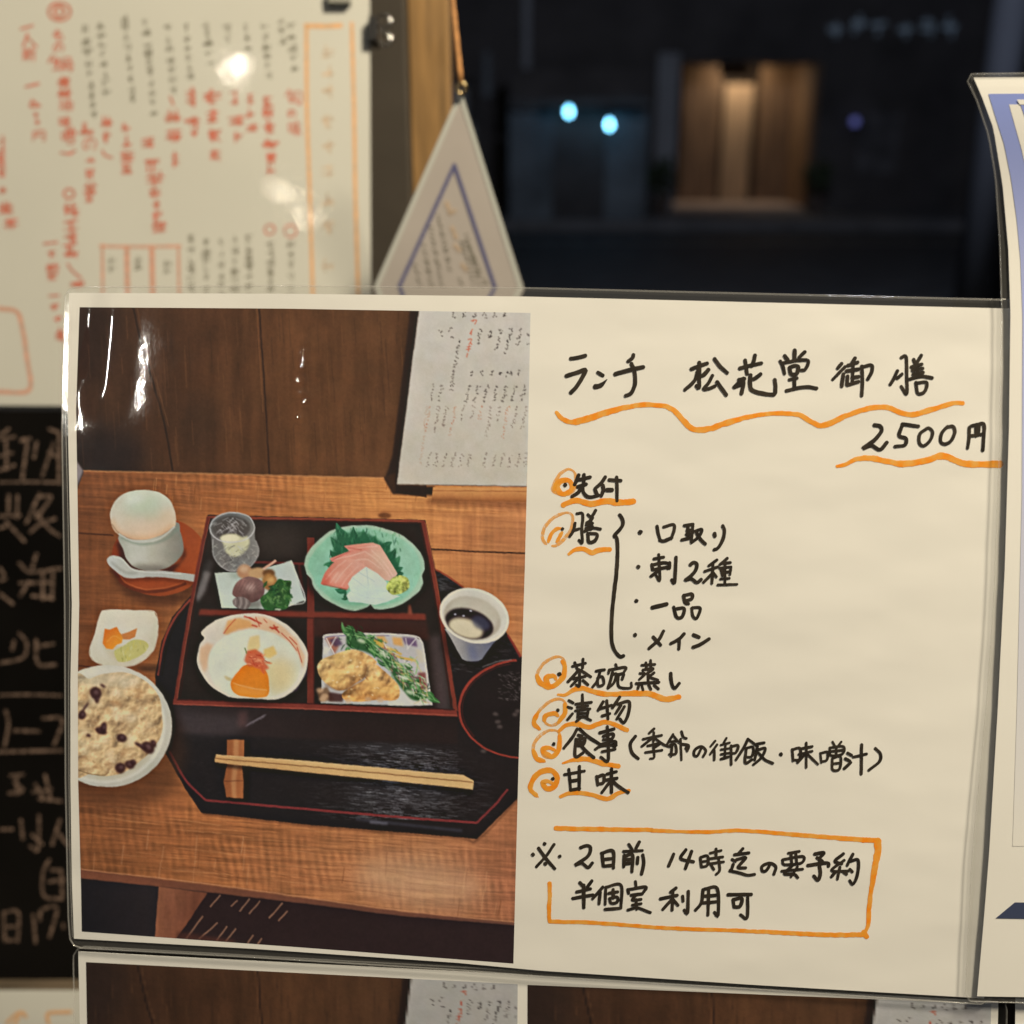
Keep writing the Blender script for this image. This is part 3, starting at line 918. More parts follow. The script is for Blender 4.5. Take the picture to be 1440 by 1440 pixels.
    for q in ('340,505 450,580 560,590', '380,470 480,530', '330,590 430,630 540,640', '430,440 440,560 430,620'):
        C.line(D(q)[0], 1.3, (166, 182, 166), 0.6, clip=sq)
    C.ell(519, 833, 24, 10, (190, 206, 190), alpha=0.7, blur=3, clip=sq)
    wa = C.poly(D('555,560 590,510 640,490 690,510 700,560 660,600 600,615 565,590')[0], (160, 168, 88), smooth=True, tex=emboss(8, 1.3, 81))
    for i in range(70):
        x = rng.uniform(543, 577); y = rng.uniform(808, 838)
        C.line([(x, y), (x + rng.uniform(-4, 4), y + rng.uniform(-3, 3))], 1.4, [(196, 198, 120), (112, 126, 54), (176, 184, 98)][i % 3], 0.7, clip=wa)
    # --- spouted bowl with soup
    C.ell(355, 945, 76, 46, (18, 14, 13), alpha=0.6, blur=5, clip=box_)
    C.poly(G('560,505 640,470 690,390 690,330 660,430 600,490 540,520')[0], (70, 58, 66), 0.9, blur=1, clip=box_)
    bw = C.poly(G('155,176 222,120 330,90 430,84 510,100 585,140 650,205 688,270 692,330 675,400 625,468 540,516 420,512 300,504 215,455 160,390 136,320 150,240 172,208')[0], (206, 194, 168), smooth=True)
    C.poly(G('285,120 330,105 470,96 560,140 640,215 680,300 670,360 640,300 600,230 520,180 400,160 290,195 265,180')[0], (210, 166, 128), 0.9, blur=1, clip=bw)
    C.poly(G('288,118 350,105 400,120 420,150 340,160 275,192')[0], (206, 148, 92), 0.9, blur=1, clip=bw)
    C.poly(G('145,260 185,230 232,245 205,300 170,390 145,320')[0], (204, 158, 122), 0.85, blur=2, clip=bw)
    for i, q in enumerate(('370,95 400,105 430,120', '395,100 440,125 460,135', '410,140 440,150', '500,150 540,165', '520,140 550,180', '510,160 545,150', '560,180 600,220 640,270', '600,200 640,240', '268,185 300,140 330,110', '640,250 665,330', '430,100 450,150', '470,110 490,130')):
        C.line(G(q)[0], 2.4 if i < 6 else 1.3, (166, 62, 42), 0.75, clip=bw)
    so = C.poly(G('190,330 215,250 290,190 400,162 500,175 590,225 650,300 650,390 600,465 510,505 400,508 290,490 215,430')[0], grad((206, 206, 178), (202, 200, 168), (320, 900), (400, 970)), smooth=True, blur=1)
    C.ell(335, 905, 40, 18, (214, 214, 190), alpha=0.5, blur=8, clip=so)
    C.ell(390, 950, 26, 26, (206, 172, 108), alpha=0.6, blur=9, clip=so)
    C.poly(G('400,200 448,190 455,250 430,290 385,262')[0], (210, 182, 122), 0.9, blur=1, clip=so)
    C.poly(G('470,265 520,245 540,285 500,310 470,300')[0], (212, 172, 100), 0.9, blur=1, clip=so)
    C.poly(G('268,395 310,410 320,430 280,415')[0], (178, 150, 96), 0.8, blur=1, clip=so)
    og = C.poly(G('340,378 372,345 430,338 482,372 498,440 488,502 400,506 325,486 304,430')[0], grad((212, 112, 28), (210, 124, 40), (340, 935), (350, 980)), smooth=True)
    C.poly(G('310,440 400,452 490,470 485,500 330,490')[0], (222, 140, 62), 0.6, blur=2, clip=og)
    C.line(G('312,432 360,448 420,462 488,470')[0], 1.6, (228, 158, 92), 0.7, clip=og)
    C.poly(G('385,270 430,262 465,285 478,330 500,360 470,372 430,352 395,350 372,320')[0], (190, 88, 54), 0.9, blur=1, clip=so)
    for i in range(34):        # shredded pepper
        x = 347 + rng.uniform(0, 26); y = 915 + rng.uniform(0, 24) + (x - 347) * 0.25
        a = rng.uniform(-0.4, 1.3); l = rng.uniform(5, 12)
        C.line([(x, y), (x + l * .5 * math.cos(a) + rng.uniform(-1.5, 1.5), y + l * .5 * math.sin(a) + rng.uniform(-1.5, 1.5)), (x + l * math.cos(a), y + l * math.sin(a))], rng.uniform(1.3, 2.6), [(206, 102, 62), (160, 62, 40), (224, 140, 98), (190, 84, 52)][i % 4], 0.8, taper=(0.5, 1, 0.4))
    C.line(G('376,255 384,285')[0], 1.6, (104, 112, 60), 0.9)
    C.line(G('155,176 172,208 150,240 136,320 160,390 215,455 300,503')[0], 1.6, (224, 212, 188), 0.8)
    C.line(G('222,120 330,90 430,84 510,100 585,140 650,205 688,270 690,330')[0], 1.6, (224, 212, 188), 0.8)
    # --- square patterned dish with fried chicken and salad
    dp = G('772,205 790,190 900,184 1100,186 1235,196 1268,220 1280,260 1300,400 1322,546 1200,550 760,535 765,380')[0]
    dish = C.poly(dp, (176, 170, 160))
    for i, (q, c) in enumerate((('780,205 840,195 850,250 830,290', (150, 92, 70)), ('800,215 850,200 870,240 830,250', (78, 60, 78)), ('1170,200 1240,205 1250,250 1190,240', (92, 70, 96)), ('1120,200 1170,205 1180,250 1130,240', (206, 146, 80)), ('1250,380 1290,380 1300,460 1260,470', (112, 60, 52)), ('1040,195 1080,195 1100,230 1060,240', (200, 150, 84)), ('775,250 800,250 800,300 775,290', (206, 196, 180)), ('1240,260 1275,270 1285,330 1255,330', (188, 176, 150)))):
        C.poly(G(q)[0], c, 0.85, blur=1, clip=dish)
    for q in ('785,200 830,290', '840,195 800,270', '1190,205 1200,260', '1245,205 1195,265'):
        C.line(G(q)[0], 1.4, (214, 204, 190), 0.8, clip=dish)
    C.line(dp[:9], 2.0, (210, 204, 196), 0.9)
    C.line([(p[0] + 2.2, p[1] + 2.5) for p in dp[:4]], 1.0, (86, 76, 110), 0.8)
    C.poly(G('1100,440 1250,430 1310,546 1100,548')[0], (196, 190, 172), 0.9, blur=1, clip=dish)
    GR = [(62, 108, 56), (40, 78, 40), (92, 138, 82), (50, 96, 50), (120, 150, 92)]
    C.poly(G('890,190 910,160 960,190 1050,240 1150,330 1230,400 1290,500 1230,520 1160,450 1080,330 1000,280 900,250')[0], (44, 80, 42), 0.95, blur=1, smooth=True)
    cl = G('900,230 920,180 990,220 1080,280 1160,350 1240,430 1290,510')[0]
    cs = smooth_line(cl, 2)
    for i in range(34):        # torn leaves lying over each other
        c_ = cs[rng.integers(len(cs))] + rng.normal(0, 5.5, 2)
        a = rng.uniform(0.2, 1.2) + (3.14 if rng.random() < .3 else 0); l = rng.uniform(9, 22)
        e_ = c_ + l * np.array([math.cos(a), math.sin(a)]); m_ = (c_ + e_) / 2 + rng.uniform(-4, 4, 2)
        C.line([tuple(c_), tuple(m_), tuple(e_)], rng.uniform(5, 9), [(52, 96, 48), (36, 72, 36), (74, 120, 66), (44, 84, 42)][i % 4], 0.9, taper=(0.2, 1.1, 0.8, 0.15))
        C.line([tuple(c_), tuple(m_), tuple(e_)], 1.1, (136, 168, 112), 0.6)
    for i in range(90):
        c_ = cs[rng.integers(len(cs))] + rng.normal(0, 6.5, 2)
        d_ = rng.uniform(-9, 9, 2)
        C.line([tuple(c_), tuple(c_ + d_ * 0.5 + rng.uniform(-2, 2, 2)), tuple(c_ + d_)], rng.uniform(0.9, 2.0), [(28, 56, 30), (96, 140, 86), (150, 176, 124), (22, 44, 26)][i % 4], 0.65, taper=(0.4, 1.2, 0.3))
    for q in ('930,190 1000,215 1060,270', '1060,290 1120,330 1210,340', '1150,330 1200,400 1260,440', '1000,260 1060,300 1110,370', '1180,400 1240,440 1290,520', '1210,300 1250,330 1240,390'):
        C.line(G(q)[0], 1.8, (128, 164, 104), 0.8)
    for q in ('1030,215 1090,250 1170,290', '1100,270 1150,300 1240,320', '1040,230 1100,265'):
        C.line(G(q)[0], 3.4, (196, 156, 76), 0.85)
    for q in ('1230,310 1270,380', '1215,330 1250,300', '1240,430 1290,450 1300,500', '1230,540 1290,510', '1260,400 1270,470'):
        C.line(G(q)[0], 1.6, (186, 172, 124) if q[0:4] != '1260' else (150, 82, 60), 0.8)
    for i in range(150):
        u_ = rng.random(); x = 525 + u_ * 72; y = 900 + u_ * 70 + rng.uniform(-14, 22)
        if x < 540 and y > 925:
            continue
        a = rng.uniform(0.1, 1.5); l = rng.uniform(4, 13)
        C.line([(x, y), (x + l * .5 * math.cos(a) + rng.uniform(-2, 2), y + l * .5 * math.sin(a)), (x + l * math.cos(a), y + l * math.sin(a))], rng.uniform(0.8, 1.8), [(206, 200, 178), (96, 136, 80), (126, 84, 88), (190, 166, 104), (58, 96, 54), (178, 186, 150)][i % 6], 0.7, clip=dish)
    for q in ((965, 222), (1075, 285), (1185, 408), (1210, 480)):
        e = G('%d,%d' % q)[0][0]
        C.ell(e[0], e[1], 6, 2.6, (190, 200, 162), rot=20, alpha=0.85, blur=1)
    C.poly(G('740,480 790,450 830,520 760,530')[0], (108, 80, 56), 0.9, blur=1)
    C.poly(G('800,480 880,490 870,530 800,528')[0], (66, 40, 34), 0.9, blur=1)
    chk = emboss(15, 1.2, 21, 0.5)
    ch1 = C.poly(G('742,350 762,318 810,296 870,275 930,264 1000,290 1045,330 1000,350 985,400 930,440 880,470 830,465 780,430 752,395')[0], grad((212, 170, 112), (186, 138, 84), (470, 920), (500, 970)), smooth=True, tex=chk)
    ch2 = C.poly(G('985,350 1030,335 1080,372 1150,440 1158,500 1130,522 1040,520 960,528 885,522 868,490 920,450 985,410')[0], grad((212, 166, 108), (192, 136, 78), (540, 940), (530, 985)), smooth=True, tex=chk)
    C.line(G('780,440 840,468 900,462 960,430 985,395')[0], 2.4, (112, 74, 42), 0.6, blur=1)
    C.line(G('990,345 985,400 1000,420')[0], 1.6, (120, 80, 46), 0.6)
    C.ell(484, 925, 18, 8, (226, 180, 112), rot=-14, alpha=0.6, blur=5, clip=ch1)
    C.ell(470, 950, 12, 10, (216, 166, 96), rot=30, alpha=0.5, blur=4, clip=ch1)
    C.ell(535, 968, 20, 8, (224, 170, 98), rot=15, alpha=0.6, blur=5, clip=ch2)
    C.ell(500, 962, 14, 4, (138, 88, 46), rot=-20, alpha=0.55, blur=3, clip=ch1)
    C.ell(525, 982, 24, 4, (150, 96, 50), rot=4, alpha=0.5, blur=3, clip=ch2)
    for q in ('1040,345 1080,380 1100,420', '900,300 960,310 985,345', '1060,440 1110,450 1150,480', '800,330 850,360 900,360', '930,480 990,470 1030,490'):
        C.line(G(q)[0], 2.0, (160, 110, 62), 0.4, blur=1)
    for i in range(26):
        cc = ch1 if i % 2 else ch2
        x = rng.uniform(455, 525) if i % 2 else rng.uniform(490, 558); y = rng.uniform(916, 968) if i % 2 else rng.uniform(938, 982)
        C.ell(x, y, rng.uniform(1.0, 2.6), rng.uniform(0.6, 1.3), (240, 208, 156), rot=rng.uniform(-30, 60), alpha=0.7, clip=cc)
    for q in ('995,350 1030,360 1050,400', '1000,370 1040,390', '990,380 1020,400'):
        C.line(G(q)[0], 2.2, (226, 184, 128), 0.5, blur=1)
    for i in range(120):
        x = rng.uniform(450, 560); y = rng.uniform(916, 984)
        cc = ch1 if i % 2 else ch2
        C.ell(x, y, rng.uniform(1.5, 6), rng.uniform(1.0, 3.4), [(228, 184, 118), (160, 104, 54), (216, 166, 98)][i % 3], rot=rng.uniform(0, 180), alpha=0.33, blur=2 if i % 2 else 1, clip=cc)
    for q in ((755, 470), (780, 500), (770, 515), (1000, 515), (900, 525), (1060, 520)):
        e = G('%d,%d' % q)[0][0]
        C.ell(e[0], e[1], 5, 3.4, (186, 148, 112), alpha=0.8, blur=1)
    # --- white dipping cup
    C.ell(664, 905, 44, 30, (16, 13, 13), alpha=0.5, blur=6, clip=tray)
    C.poly(D('925,830 960,885 1000,960 1035,1020 1060,1032 1095,1036 1135,1032 1160,1020 1205,955 1275,870 1250,800')[0], grad((156, 150, 140), (96, 96, 106), (632, 900), (690, 905)))
    C.poly(D('1060,930 1120,930 1140,1030 1090,1034')[0], (92, 96, 118), 0.6, blur=3)
    cu = C.ell(667, 866, 50, 38, (198, 190, 168), rot=18)
    C.ell(664, 869, 41, 29, (160, 150, 130), rot=18, blur=1)
    C.ell(668, 862, 36, 22, (184, 174, 154), rot=18, alpha=0.7, blur=3)
    sy = C.ell(660, 877, 35, 20, (38, 28, 30), rot=18, blur=1)
    C.ell(655, 884, 25, 14, (200, 186, 150), rot=16, blur=2, clip=sy)
    C.ell(676, 876, 14, 9, (64, 66, 82), rot=30, alpha=0.7, blur=2, clip=sy)
    for x, y in ((640, 864), (662, 859), (652, 866)):
        C.ell(x, y, 1.8, 1.2, (190, 190, 196), alpha=0.8)
    C.ell(667, 866, 50, 38, (0, 0, 0), rot=18, alpha=0.0)
    th = np.linspace(0, 2 * math.pi, 40)
    cR, sR = math.cos(math.radians(18)), math.sin(math.radians(18))
    C.line([(667 + 48 * math.cos(t) * cR - 36 * math.sin(t) * sR, 866 + 48 * math.cos(t) * sR + 36 * math.sin(t) * cR) for t in th], 3.0, (210, 202, 180), 0.85)
    # --- soup bowl with lid line
    mi = C.ell(737, 997, 93, 71, (30, 24, 23))
    C.line([(737 + 91 * math.cos(t), 997 + 69 * math.sin(t)) for t in np.linspace(1.62, 4.6, 40)], 3.0, (134, 54, 42), 0.95, taper=(0.7, 0.9, 1.3, 1.0))
    C.line([(737 + 87 * math.cos(t), 997 + 65 * math.sin(t)) for t in np.linspace(2.5, 4.5, 30)], 1.4, (70, 32, 28), 0.8)
    for i in range(90):
        x = rng.uniform(700, 735); y = rng.uniform(945, 985)
        C.line([(x, y), (x + rng.uniform(2, 6), y + rng.uniform(-1, 4))], 0.9, (112, 102, 96), 0.4, clip=mi)
    for x, y in ((697, 1004), (703, 1022), (700, 1015), (728, 1000), (724, 1005), (680, 1056)):
        C.ell(x, y, 4, 2.6, (86, 74, 68), alpha=0.7, blur=1)
    C.line([(678, 938), (700, 930), (720, 928)], 1.5, (120, 110, 104), 0.6)
    # --- small dish of pickles
    C.poly(E_('400,390 560,380 560,430 440,420')[0], (30, 22, 20), 0.5, blur=3)
    dpk = E_('195,40 260,34 350,36 450,38 525,44 545,90 550,150 540,230 520,290 470,345 400,385 320,396 220,392 150,360 118,325 118,280 150,190 170,110')[0]
    pk = C.poly(dpk, grad((208, 198, 168), (196, 184, 150), (140, 870), (210, 930)))
    C.poly(E_('205,60 500,60 515,200 470,300 380,360 220,360 150,300')[0], (212, 202, 174), 0.6, blur=5, clip=pk)
    C.line(dpk + dpk[:1], 1.2, (222, 214, 190), 0.6)
    C.poly(E_('205,165 240,180 320,280 480,270 380,370 280,360 200,280')[0], (176, 158, 118), 0.5, blur=3, clip=pk)
    o1 = C.poly(E_('212,152 245,158 290,140 305,170 328,215 320,245 290,255 262,285 222,280 200,245')[0], grad((206, 112, 44), (220, 138, 48), (150, 890), (165, 905)))
    C.line(E_('225,240 270,200 320,225')[0], 1.4, (228, 156, 72), 0.6, clip=o1)
    C.poly(E_('315,190 360,175 418,150 405,205 370,222 330,222')[0], (190, 122, 68))
    cb = C.poly(E_('275,295 330,262 390,225 450,225 490,255 475,295 430,330 370,355 310,365 285,345')[0], (186, 176, 108), smooth=True)
    for i in range(40):
        x = rng.uniform(160, 210); y = rng.uniform(900, 932)
        C.line([(x, y), (x + rng.uniform(-3, 3), y + rng.uniform(3, 8))], 1.4, [(204, 198, 138), (152, 148, 84), (198, 182, 96)][i % 3], 0.7, clip=cb)
    # --- bowl of rice with beans
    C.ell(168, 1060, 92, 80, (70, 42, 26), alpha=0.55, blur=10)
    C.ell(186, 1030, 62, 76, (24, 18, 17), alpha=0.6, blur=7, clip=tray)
    bo = C.ell(151, 1021, 91, 86, grad((206, 198, 172), (176, 168, 146), (120, 960), (220, 1080)))
    C.ell(147, 1020, 86, 81, (214, 206, 180), alpha=0.8, blur=1, clip=bo)
    C.ell(146, 1024, 80, 74, (182, 170, 142), alpha=0.9, blur=2, clip=bo)
    ric = C.poly(E_('20,480 120,470 200,440 330,430 430,460 510,520 560,590 575,700 580,780 560,850 510,920 440,990 340,1060 240,1085 120,1075 20,1050')[0], (198, 162, 116), smooth=True, tex=emboss(18, 1.2, 31, 0.5))
    for i in range(380):
        x = rng.uniform(104, 232); y = rng.uniform(945, 1092)
        a = rng.uniform(0, 3.14); l = rng.uniform(2.5, 4.6)
        C.line([(x, y), (x + l * math.cos(a), y + l * math.sin(a))], rng.uniform(1.3, 2.2), [(222, 194, 152), (210, 178, 134), (168, 128, 86), (216, 188, 146), (154, 116, 78)][i % 5], 0.34, blur=0, clip=ric)
    for i in range(46):        # hollows between the clumps
        x = rng.uniform(112, 228); y = rng.uniform(960, 1082); l = rng.uniform(4, 13); a = rng.uniform(-0.5, 0.6)
        C.line([(x, y), (x + l * .5, y + l * .5 * math.sin(a) + rng.uniform(-2, 2)), (x + l, y + l * math.sin(a))], rng.uniform(1.2, 2.6), (128, 90, 58), 0.42, blur=1, clip=ric, taper=(0.3, 1, 0.3))
    for i in range(30):
        x = rng.uniform(112, 225); y = rng.uniform(955, 1075)
        C.ell(x, y, rng.uniform(5, 11), rng.uniform(3, 6), (228, 202, 160), rot=rng.uniform(-30, 30), alpha=0.42, blur=3, clip=ric)
    for i in range(14):
        x = rng.uniform(115, 222); y = rng.uniform(965, 1080)
        C.ell(x, y, rng.uniform(4, 8), rng.uniform(2, 3.4), (176, 128, 84), rot=rng.uniform(-50, 50), alpha=0.45, blur=2, clip=ric)
    C.ell(150, 955, 50, 12, (200, 190, 160), alpha=0.5, blur=5, clip=bo)
    for (x, y, r1, r2, ro) in ((155, 560, 40, 36, 60), (70, 700, 30, 26, 100), (190, 800, 40, 22, 20), (205, 780, 20, 36, 10), (320, 845, 33, 27, 20), (485, 905, 45, 34, 40), (440, 895, 44, 13, 30), (370, 1015, 34, 26, 20), (312, 1035, 36, 34, 0), (520, 880, 26, 18, 60), (110, 830, 16, 10, 20), (395, 1000, 22, 16, 40), (165, 600, 14, 24, 10), (200, 515, 20, 8, 30), (90, 650, 38, 8, 125)):
        e = E_('%d,%d' % (x, y))[0][0]
        C.ell(e[0], e[1], r1 / 4.5, r2 / 4.5, (58, 34, 32), rot=ro, alpha=0.93, blur=1)
        C.ell(e[0] + 1, e[1] - 1, r1 / 12, r2 / 12, (116, 88, 84), rot=ro, alpha=0.6, blur=1)
    C.line(E_('20,1040 120,1072 210,1080 240,1060')[0], 1.4, (92, 74, 48), 0.6)
    # --- chopstick rest and chopsticks
    C.poly([(322, 1044), (350, 1044), (350, 1126), (320, 1126)], (12, 10, 10), 0.6, blur=3)
    C.poly(G('284,720 372,720 372,800 360,840 370,930 368,1018 282,1012 268,930 285,850')[0], grad((132, 78, 46), (150, 92, 54), (316, 1080), (343, 1080)))
    C.poly(G('318,720 345,720 345,830 330,930 335,1015 312,1013 305,930 318,840')[0], (176, 122, 78), 0.8, blur=1)
    C.line(G('270,930 370,930')[0], 1.2, (84, 46, 30), 0.6)
    C.line([(305, 1075), (420, 1087), (560, 1103), (664, 1114)], 5, (8, 7, 7), 0.7, blur=2)
    C.poly([(304, 1061), (420, 1069), (560, 1082), (652, 1090), (666, 1098), (665, 1110), (560, 1099), (400, 1083), (302, 1072), (302, 1068)], grad((200, 158, 106), (188, 142, 92), (430, 1068), (425, 1088)))
    C.line([(303, 1066.5), (430, 1077.5), (560, 1090), (665, 1100)], 1.5, (110, 74, 44), 0.85)
    C.line([(304, 1062), (420, 1070), (560, 1083), (652, 1091)], 1.2, (212, 174, 124), 0.6)
    # --- printing: the photograph's own texture and grain
    k = np.clip(C.a, 0, 255)
    wx = 1.3 * (fbm(X, Y, 9, 3, 51) - 0.5); wy = 1.3 * (fbm(X, Y, 9, 3, 57) - 0.5)
    C.a = k
    k = sample(C, None, (X + wx, Y + wy))
    soft = boxblur(boxblur(k, 2), 2)
    wide = boxblur(boxblur(k, 9), 9)
    k = np.clip(k + 0.25 * (k - soft) + 0.16 * (k - wide), 6, 250)
    amp = np.clip(1.25 - k.mean(-1) / 170.0, 0.22, 1)
    lum = 1 + 0.13 * amp * (fbm(X, Y, 3.2, 2, 61) - 0.5) + 0.08 * (fbm(X, Y, 14, 3, 63) - 0.5) + 0.05 * (RNG.random(X.shape) - 0.5)
    tint = np.stack([1 + 0.03 * (fbm(X, Y, 16, 2, 71) - 0.5), np.ones(X.shape), 1 + 0.03 * (fbm(X, Y, 14, 2, 73) - 0.5)], -1)
    k = k * lum[..., None] * tint
    k = np.where(k > 165, 165 + (k - 165) * 0.80, k)
    g_ = k.mean(-1, keepdims=True)
    C.a = np.clip(g_ + (k - g_) * 1.03, 0, 255)
    return C


PAPER_SEEN = lin((220, 208, 180))


def ink_albedo(a, gain=1.0):
    return np.clip(lin(np.clip(a, 0, 255)) / PAPER_SEEN * 0.80 * gain - 0.010, 0.003, 0.85)


def print_sheet(name, g, tfun, colours, parent):
    o = sheet(name, g, tfun, M['print'], parent)
    me = o.data
    ca = me.color_attributes.new('ink', 'FLOAT_COLOR', 'POINT')
    c = np.ones((len(me.vertices), 4), np.float32)
    c[:, :3] = colours.reshape(-1, 3)
    ca.data.foreach_set('color', c.ravel())
    return o


def sample(C, g, pxmap=None):
    x = (g[..., 0] if pxmap is None else pxmap[0]) - C.x0 - 0.5
    y = (g[..., 1] if pxmap is None else pxmap[1]) - C.y0 - 0.5
    x = np.clip(x, 0, C.w - 1.001); y = np.clip(y, 0, C.h - 1.001)
    xi = x.astype(int); yi = y.astype(int); fx = (x - xi)[..., None]; fy = (y - yi)[..., None]
    a = C.a
    return (a[yi, xi] * (1 - fx) + a[yi, xi + 1] * fx) * (1 - fy) + (a[yi + 1, xi] * (1 - fx) + a[yi + 1, xi + 1] * fx) * fy


def rounded(corners_r, left, right):
    """round the ends of the two side polylines by radius r (pixels)"""
    def arc(p, r, sx, sy):
        # p is the square corner; sx, sy point into the sheet
        c = np.array([p[0] + sx * r, p[1] + sy * r])
        th = np.linspace(0, math.pi / 2, 7)
        return [(c[0] - sx * r * math.sin(t), c[1] - sy * r * math.cos(t)) for t in th]
    r = corners_r
    l = arc(left[0], r, 1, 1) + [p for p in left[1:-1]] + arc(left[-1], r, 1, -1)[::-1]
    rr = arc(right[0], r, -1, 1) + [p for p in right[1:-1]] + arc(right[-1], r, -1, -1)[::-1]
    return l, rr


def edge_bead(name, left, right, top, bottom, tfun, r, parent):
    l = lerp_curve(left, np.linspace(0, 1, 90)); rr = lerp_curve(right, np.linspace(0, 1, 60))
    t = lerp_curve(top, np.linspace(0, 1, 60)); b = lerp_curve(bottom, np.linspace(0, 1, 60))
    loop = np.vstack([l[::-1], t[1:], rr[1:], b[::-1][1:-1]])
    p = at(loop[:, 0], loop[:, 1], tfun(loop[:, 0], loop[:, 1]))
    return tube(name, p, r, M['bead'], parent, closed=True, seg=6)


# ================================================================== the street behind
YF = 15.7
M['asphalt'] = mat('asphalt', (0.045, 0.047, 0.052), 0.75, noise=(3, 0.3, (1, 1, 1)))
M['kerb'] = mat('kerb_stone', (0.16, 0.16, 0.17), 0.8, noise=(4, 0.2, (1, 1, 1)))
M['facade'] = mat('facade_render', (0.075, 0.070, 0.072), 0.8, noise=(2, 0.3, (1, 1, 1)))
M['pillar'] = mat('pillar_paint', (0.30, 0.32, 0.36), 0.7, noise=(2, 0.15, (1, 1, 1)))
M['panel'] = mat('pale_panel', (0.13, 0.155, 0.18), 0.7, noise=(1.5, 0.45, (1, 1, 1)))
M['door_wood'] = mat('door_wood', (0.21, 0.125, 0.07), 0.6, noise=(6, 0.4, (4, 4, 0.3)))
M['door_lit'] = mat('door_lit', (0.46, 0.31, 0.19), 0.6, noise=(5, 0.25, (4, 4, 0.3)))  # lighter copy of the door wood; the lit centre is in its colour
M['door_dark'] = mat('door_dark', (0.05, 0.028, 0.016), 0.6)
M['step_tile'] = mat('step_tile', (0.55, 0.42, 0.36), 0.6, noise=(3, 0.2, (1, 1, 1)))
M['bulb'] = mat('cold_bulb', (0.8, 0.9, 1.0), 0.3, emit=((0.20, 0.66, 1.0), 11.0))
M['blue_bulb'] = mat('blue_bulb', (0.6, 0.6, 1.0), 0.3, emit=((0.22, 0.25, 0.9), 0.25))
M['lit_letter'] = mat('lit_letter', (0.5, 0.6, 0.7), 0.4, emit=((0.30, 0.45, 0.62), 0.05))
M['concrete'] = mat('pole_concrete', (0.085, 0.095, 0.12), 0.8, noise=(3, 0.2, (1, 1, 0.3)))
M['leaf'] = mat('leaf', (0.05, 0.08, 0.035), 0.6)
M['pot'] = mat('pot', (0.12, 0.09, 0.08), 0.7)

structure(mesh_obj('street', [(-60, -4, 0), (60, -4, 0), (60, 80, 0), (-60, 80, 0)], [(0, 1, 2, 3)], M['asphalt']))
structure(mesh_obj('road_line', [(-20, 13.1, .004), (20, 13.1, .004), (20, 13.25, .004), (-20, 13.25, .004)], [(0, 1, 2, 3)], mat('road_paint', (0.22, 0.22, 0.22), 0.7, noise=(6, 0.6, (1, 1, 1)))))
structure(box('pavement', -30, 30, YF - 1.35, YF + 0.6, 0, 0.13, M['kerb']))


def fx(px, py=300, y=YF):
    return on_y(px, py, y)[0]


def fz(py, y=YF):
    return on_y(720, py, y)[2]


b = thing('shop_building', 'dark shop building across the street with a lit brown doorway', 'building', (fx(1040), YF + 1, 0.13))
zt = fz(88)
box('wall', fx(560), fx(918), YF, YF + 0.4, 0.13, 6, M['facade'], b)
box('wall', fx(1138), fx(1700), YF, YF + 0.4, 0.13, 6, M['facade'], b)
box('wall', fx(918), fx(1138), YF, YF + 0.4, zt, 6, M['facade'], b)
box('pillar', fx(916), fx(945), YF - 0.10, YF + 0.3, 0.13, fz(75), M['pillar'], b)
box('side_wall', fx(945) - 0.02, fx(945), YF + 0.3, YF + 1.6, 0.13, zt, M['door_wood'], b)
box('side_wall', fx(1130), fx(1138), YF + 0.02, YF + 1.6, 0.13, zt, M['door_wood'], b)
box('back_wall', fx(930), fx(1150), YF + 1.6, YF + 1.7, 0.13, zt + .3, M['door_dark'], b)
box('door_panel', fx(952, 300, YF + 1.2), fx(1004, 300, YF + 1.2), YF + 1.15, YF + 1.2, 0.15, zt, M['door_wood'], b)
box('door_panel', fx(1010, 300, YF + 1.2), fx(1048, 300, YF + 1.2), YF + 1.2, YF + 1.25, 0.15, fz(118, YF + 1.2), M['door_lit'], b)
box('door_panel', fx(1056, 300, YF + 1.2), fx(1128, 300, YF + 1.2), YF + 1.15, YF + 1.2, 0.15, zt, M['door_wood'], b)
box('transom', fx(1012), fx(1052), YF + 0.62, YF + 0.7, fz(106), fz(76), M['door_wood'], b)
box('step', fx(950), fx(1130), YF + 0.02, YF + 1.15, 0.13, 0.17, M['step_tile'], b)
for i, (px, n) in enumerate(((1176, 3), (1204, 4), (1234, 3), (1272, 3), (1304, 4), (1334, 5))):
    rr = random.Random(i + 4)
    vs, fs = [], []
    cx, cz = fx(px, 38), fz(38)
    for k in range(n):
        hz = k % 2 == 0
        w_, h_ = (0.16, 0.03) if hz else (0.03, 0.17)
        ox, oz = rr.uniform(-.04, .04), rr.uniform(-.06, .06)
        q = len(vs)
        vs += [(cx + ox - w_ / 2, YF - 0.05 - k * .004, cz + oz - h_ / 2), (cx + ox + w_ / 2, YF - 0.05 - k * .004, cz + oz - h_ / 2), (cx + ox + w_ / 2, YF - 0.05 - k * .004, cz + oz + h_ / 2), (cx + ox - w_ / 2, YF - 0.05 - k * .004, cz + oz + h_ / 2)]
        fs.append((q, q + 1, q + 2, q + 3))
    mesh_obj('sign_letter', vs, fs, M['lit_letter'], b)
box('poster', fx(1195), fx(1252), YF - 0.03, YF - 0.005, fz(245), fz(160), mat('poster', (0.10, 0.10, 0.11), 0.6, noise=(4, 0.5, (1, 1, 1))), b)
lamp('doorway_downlight', 'AREA', (fx(1032, 300, YF + .8), YF + 0.80, zt + 0.10), 8.5, (1.0, 0.84, 0.60), 0.25, (fx(1035, 300, YF + 1.0), YF + 1.02, 0.2))

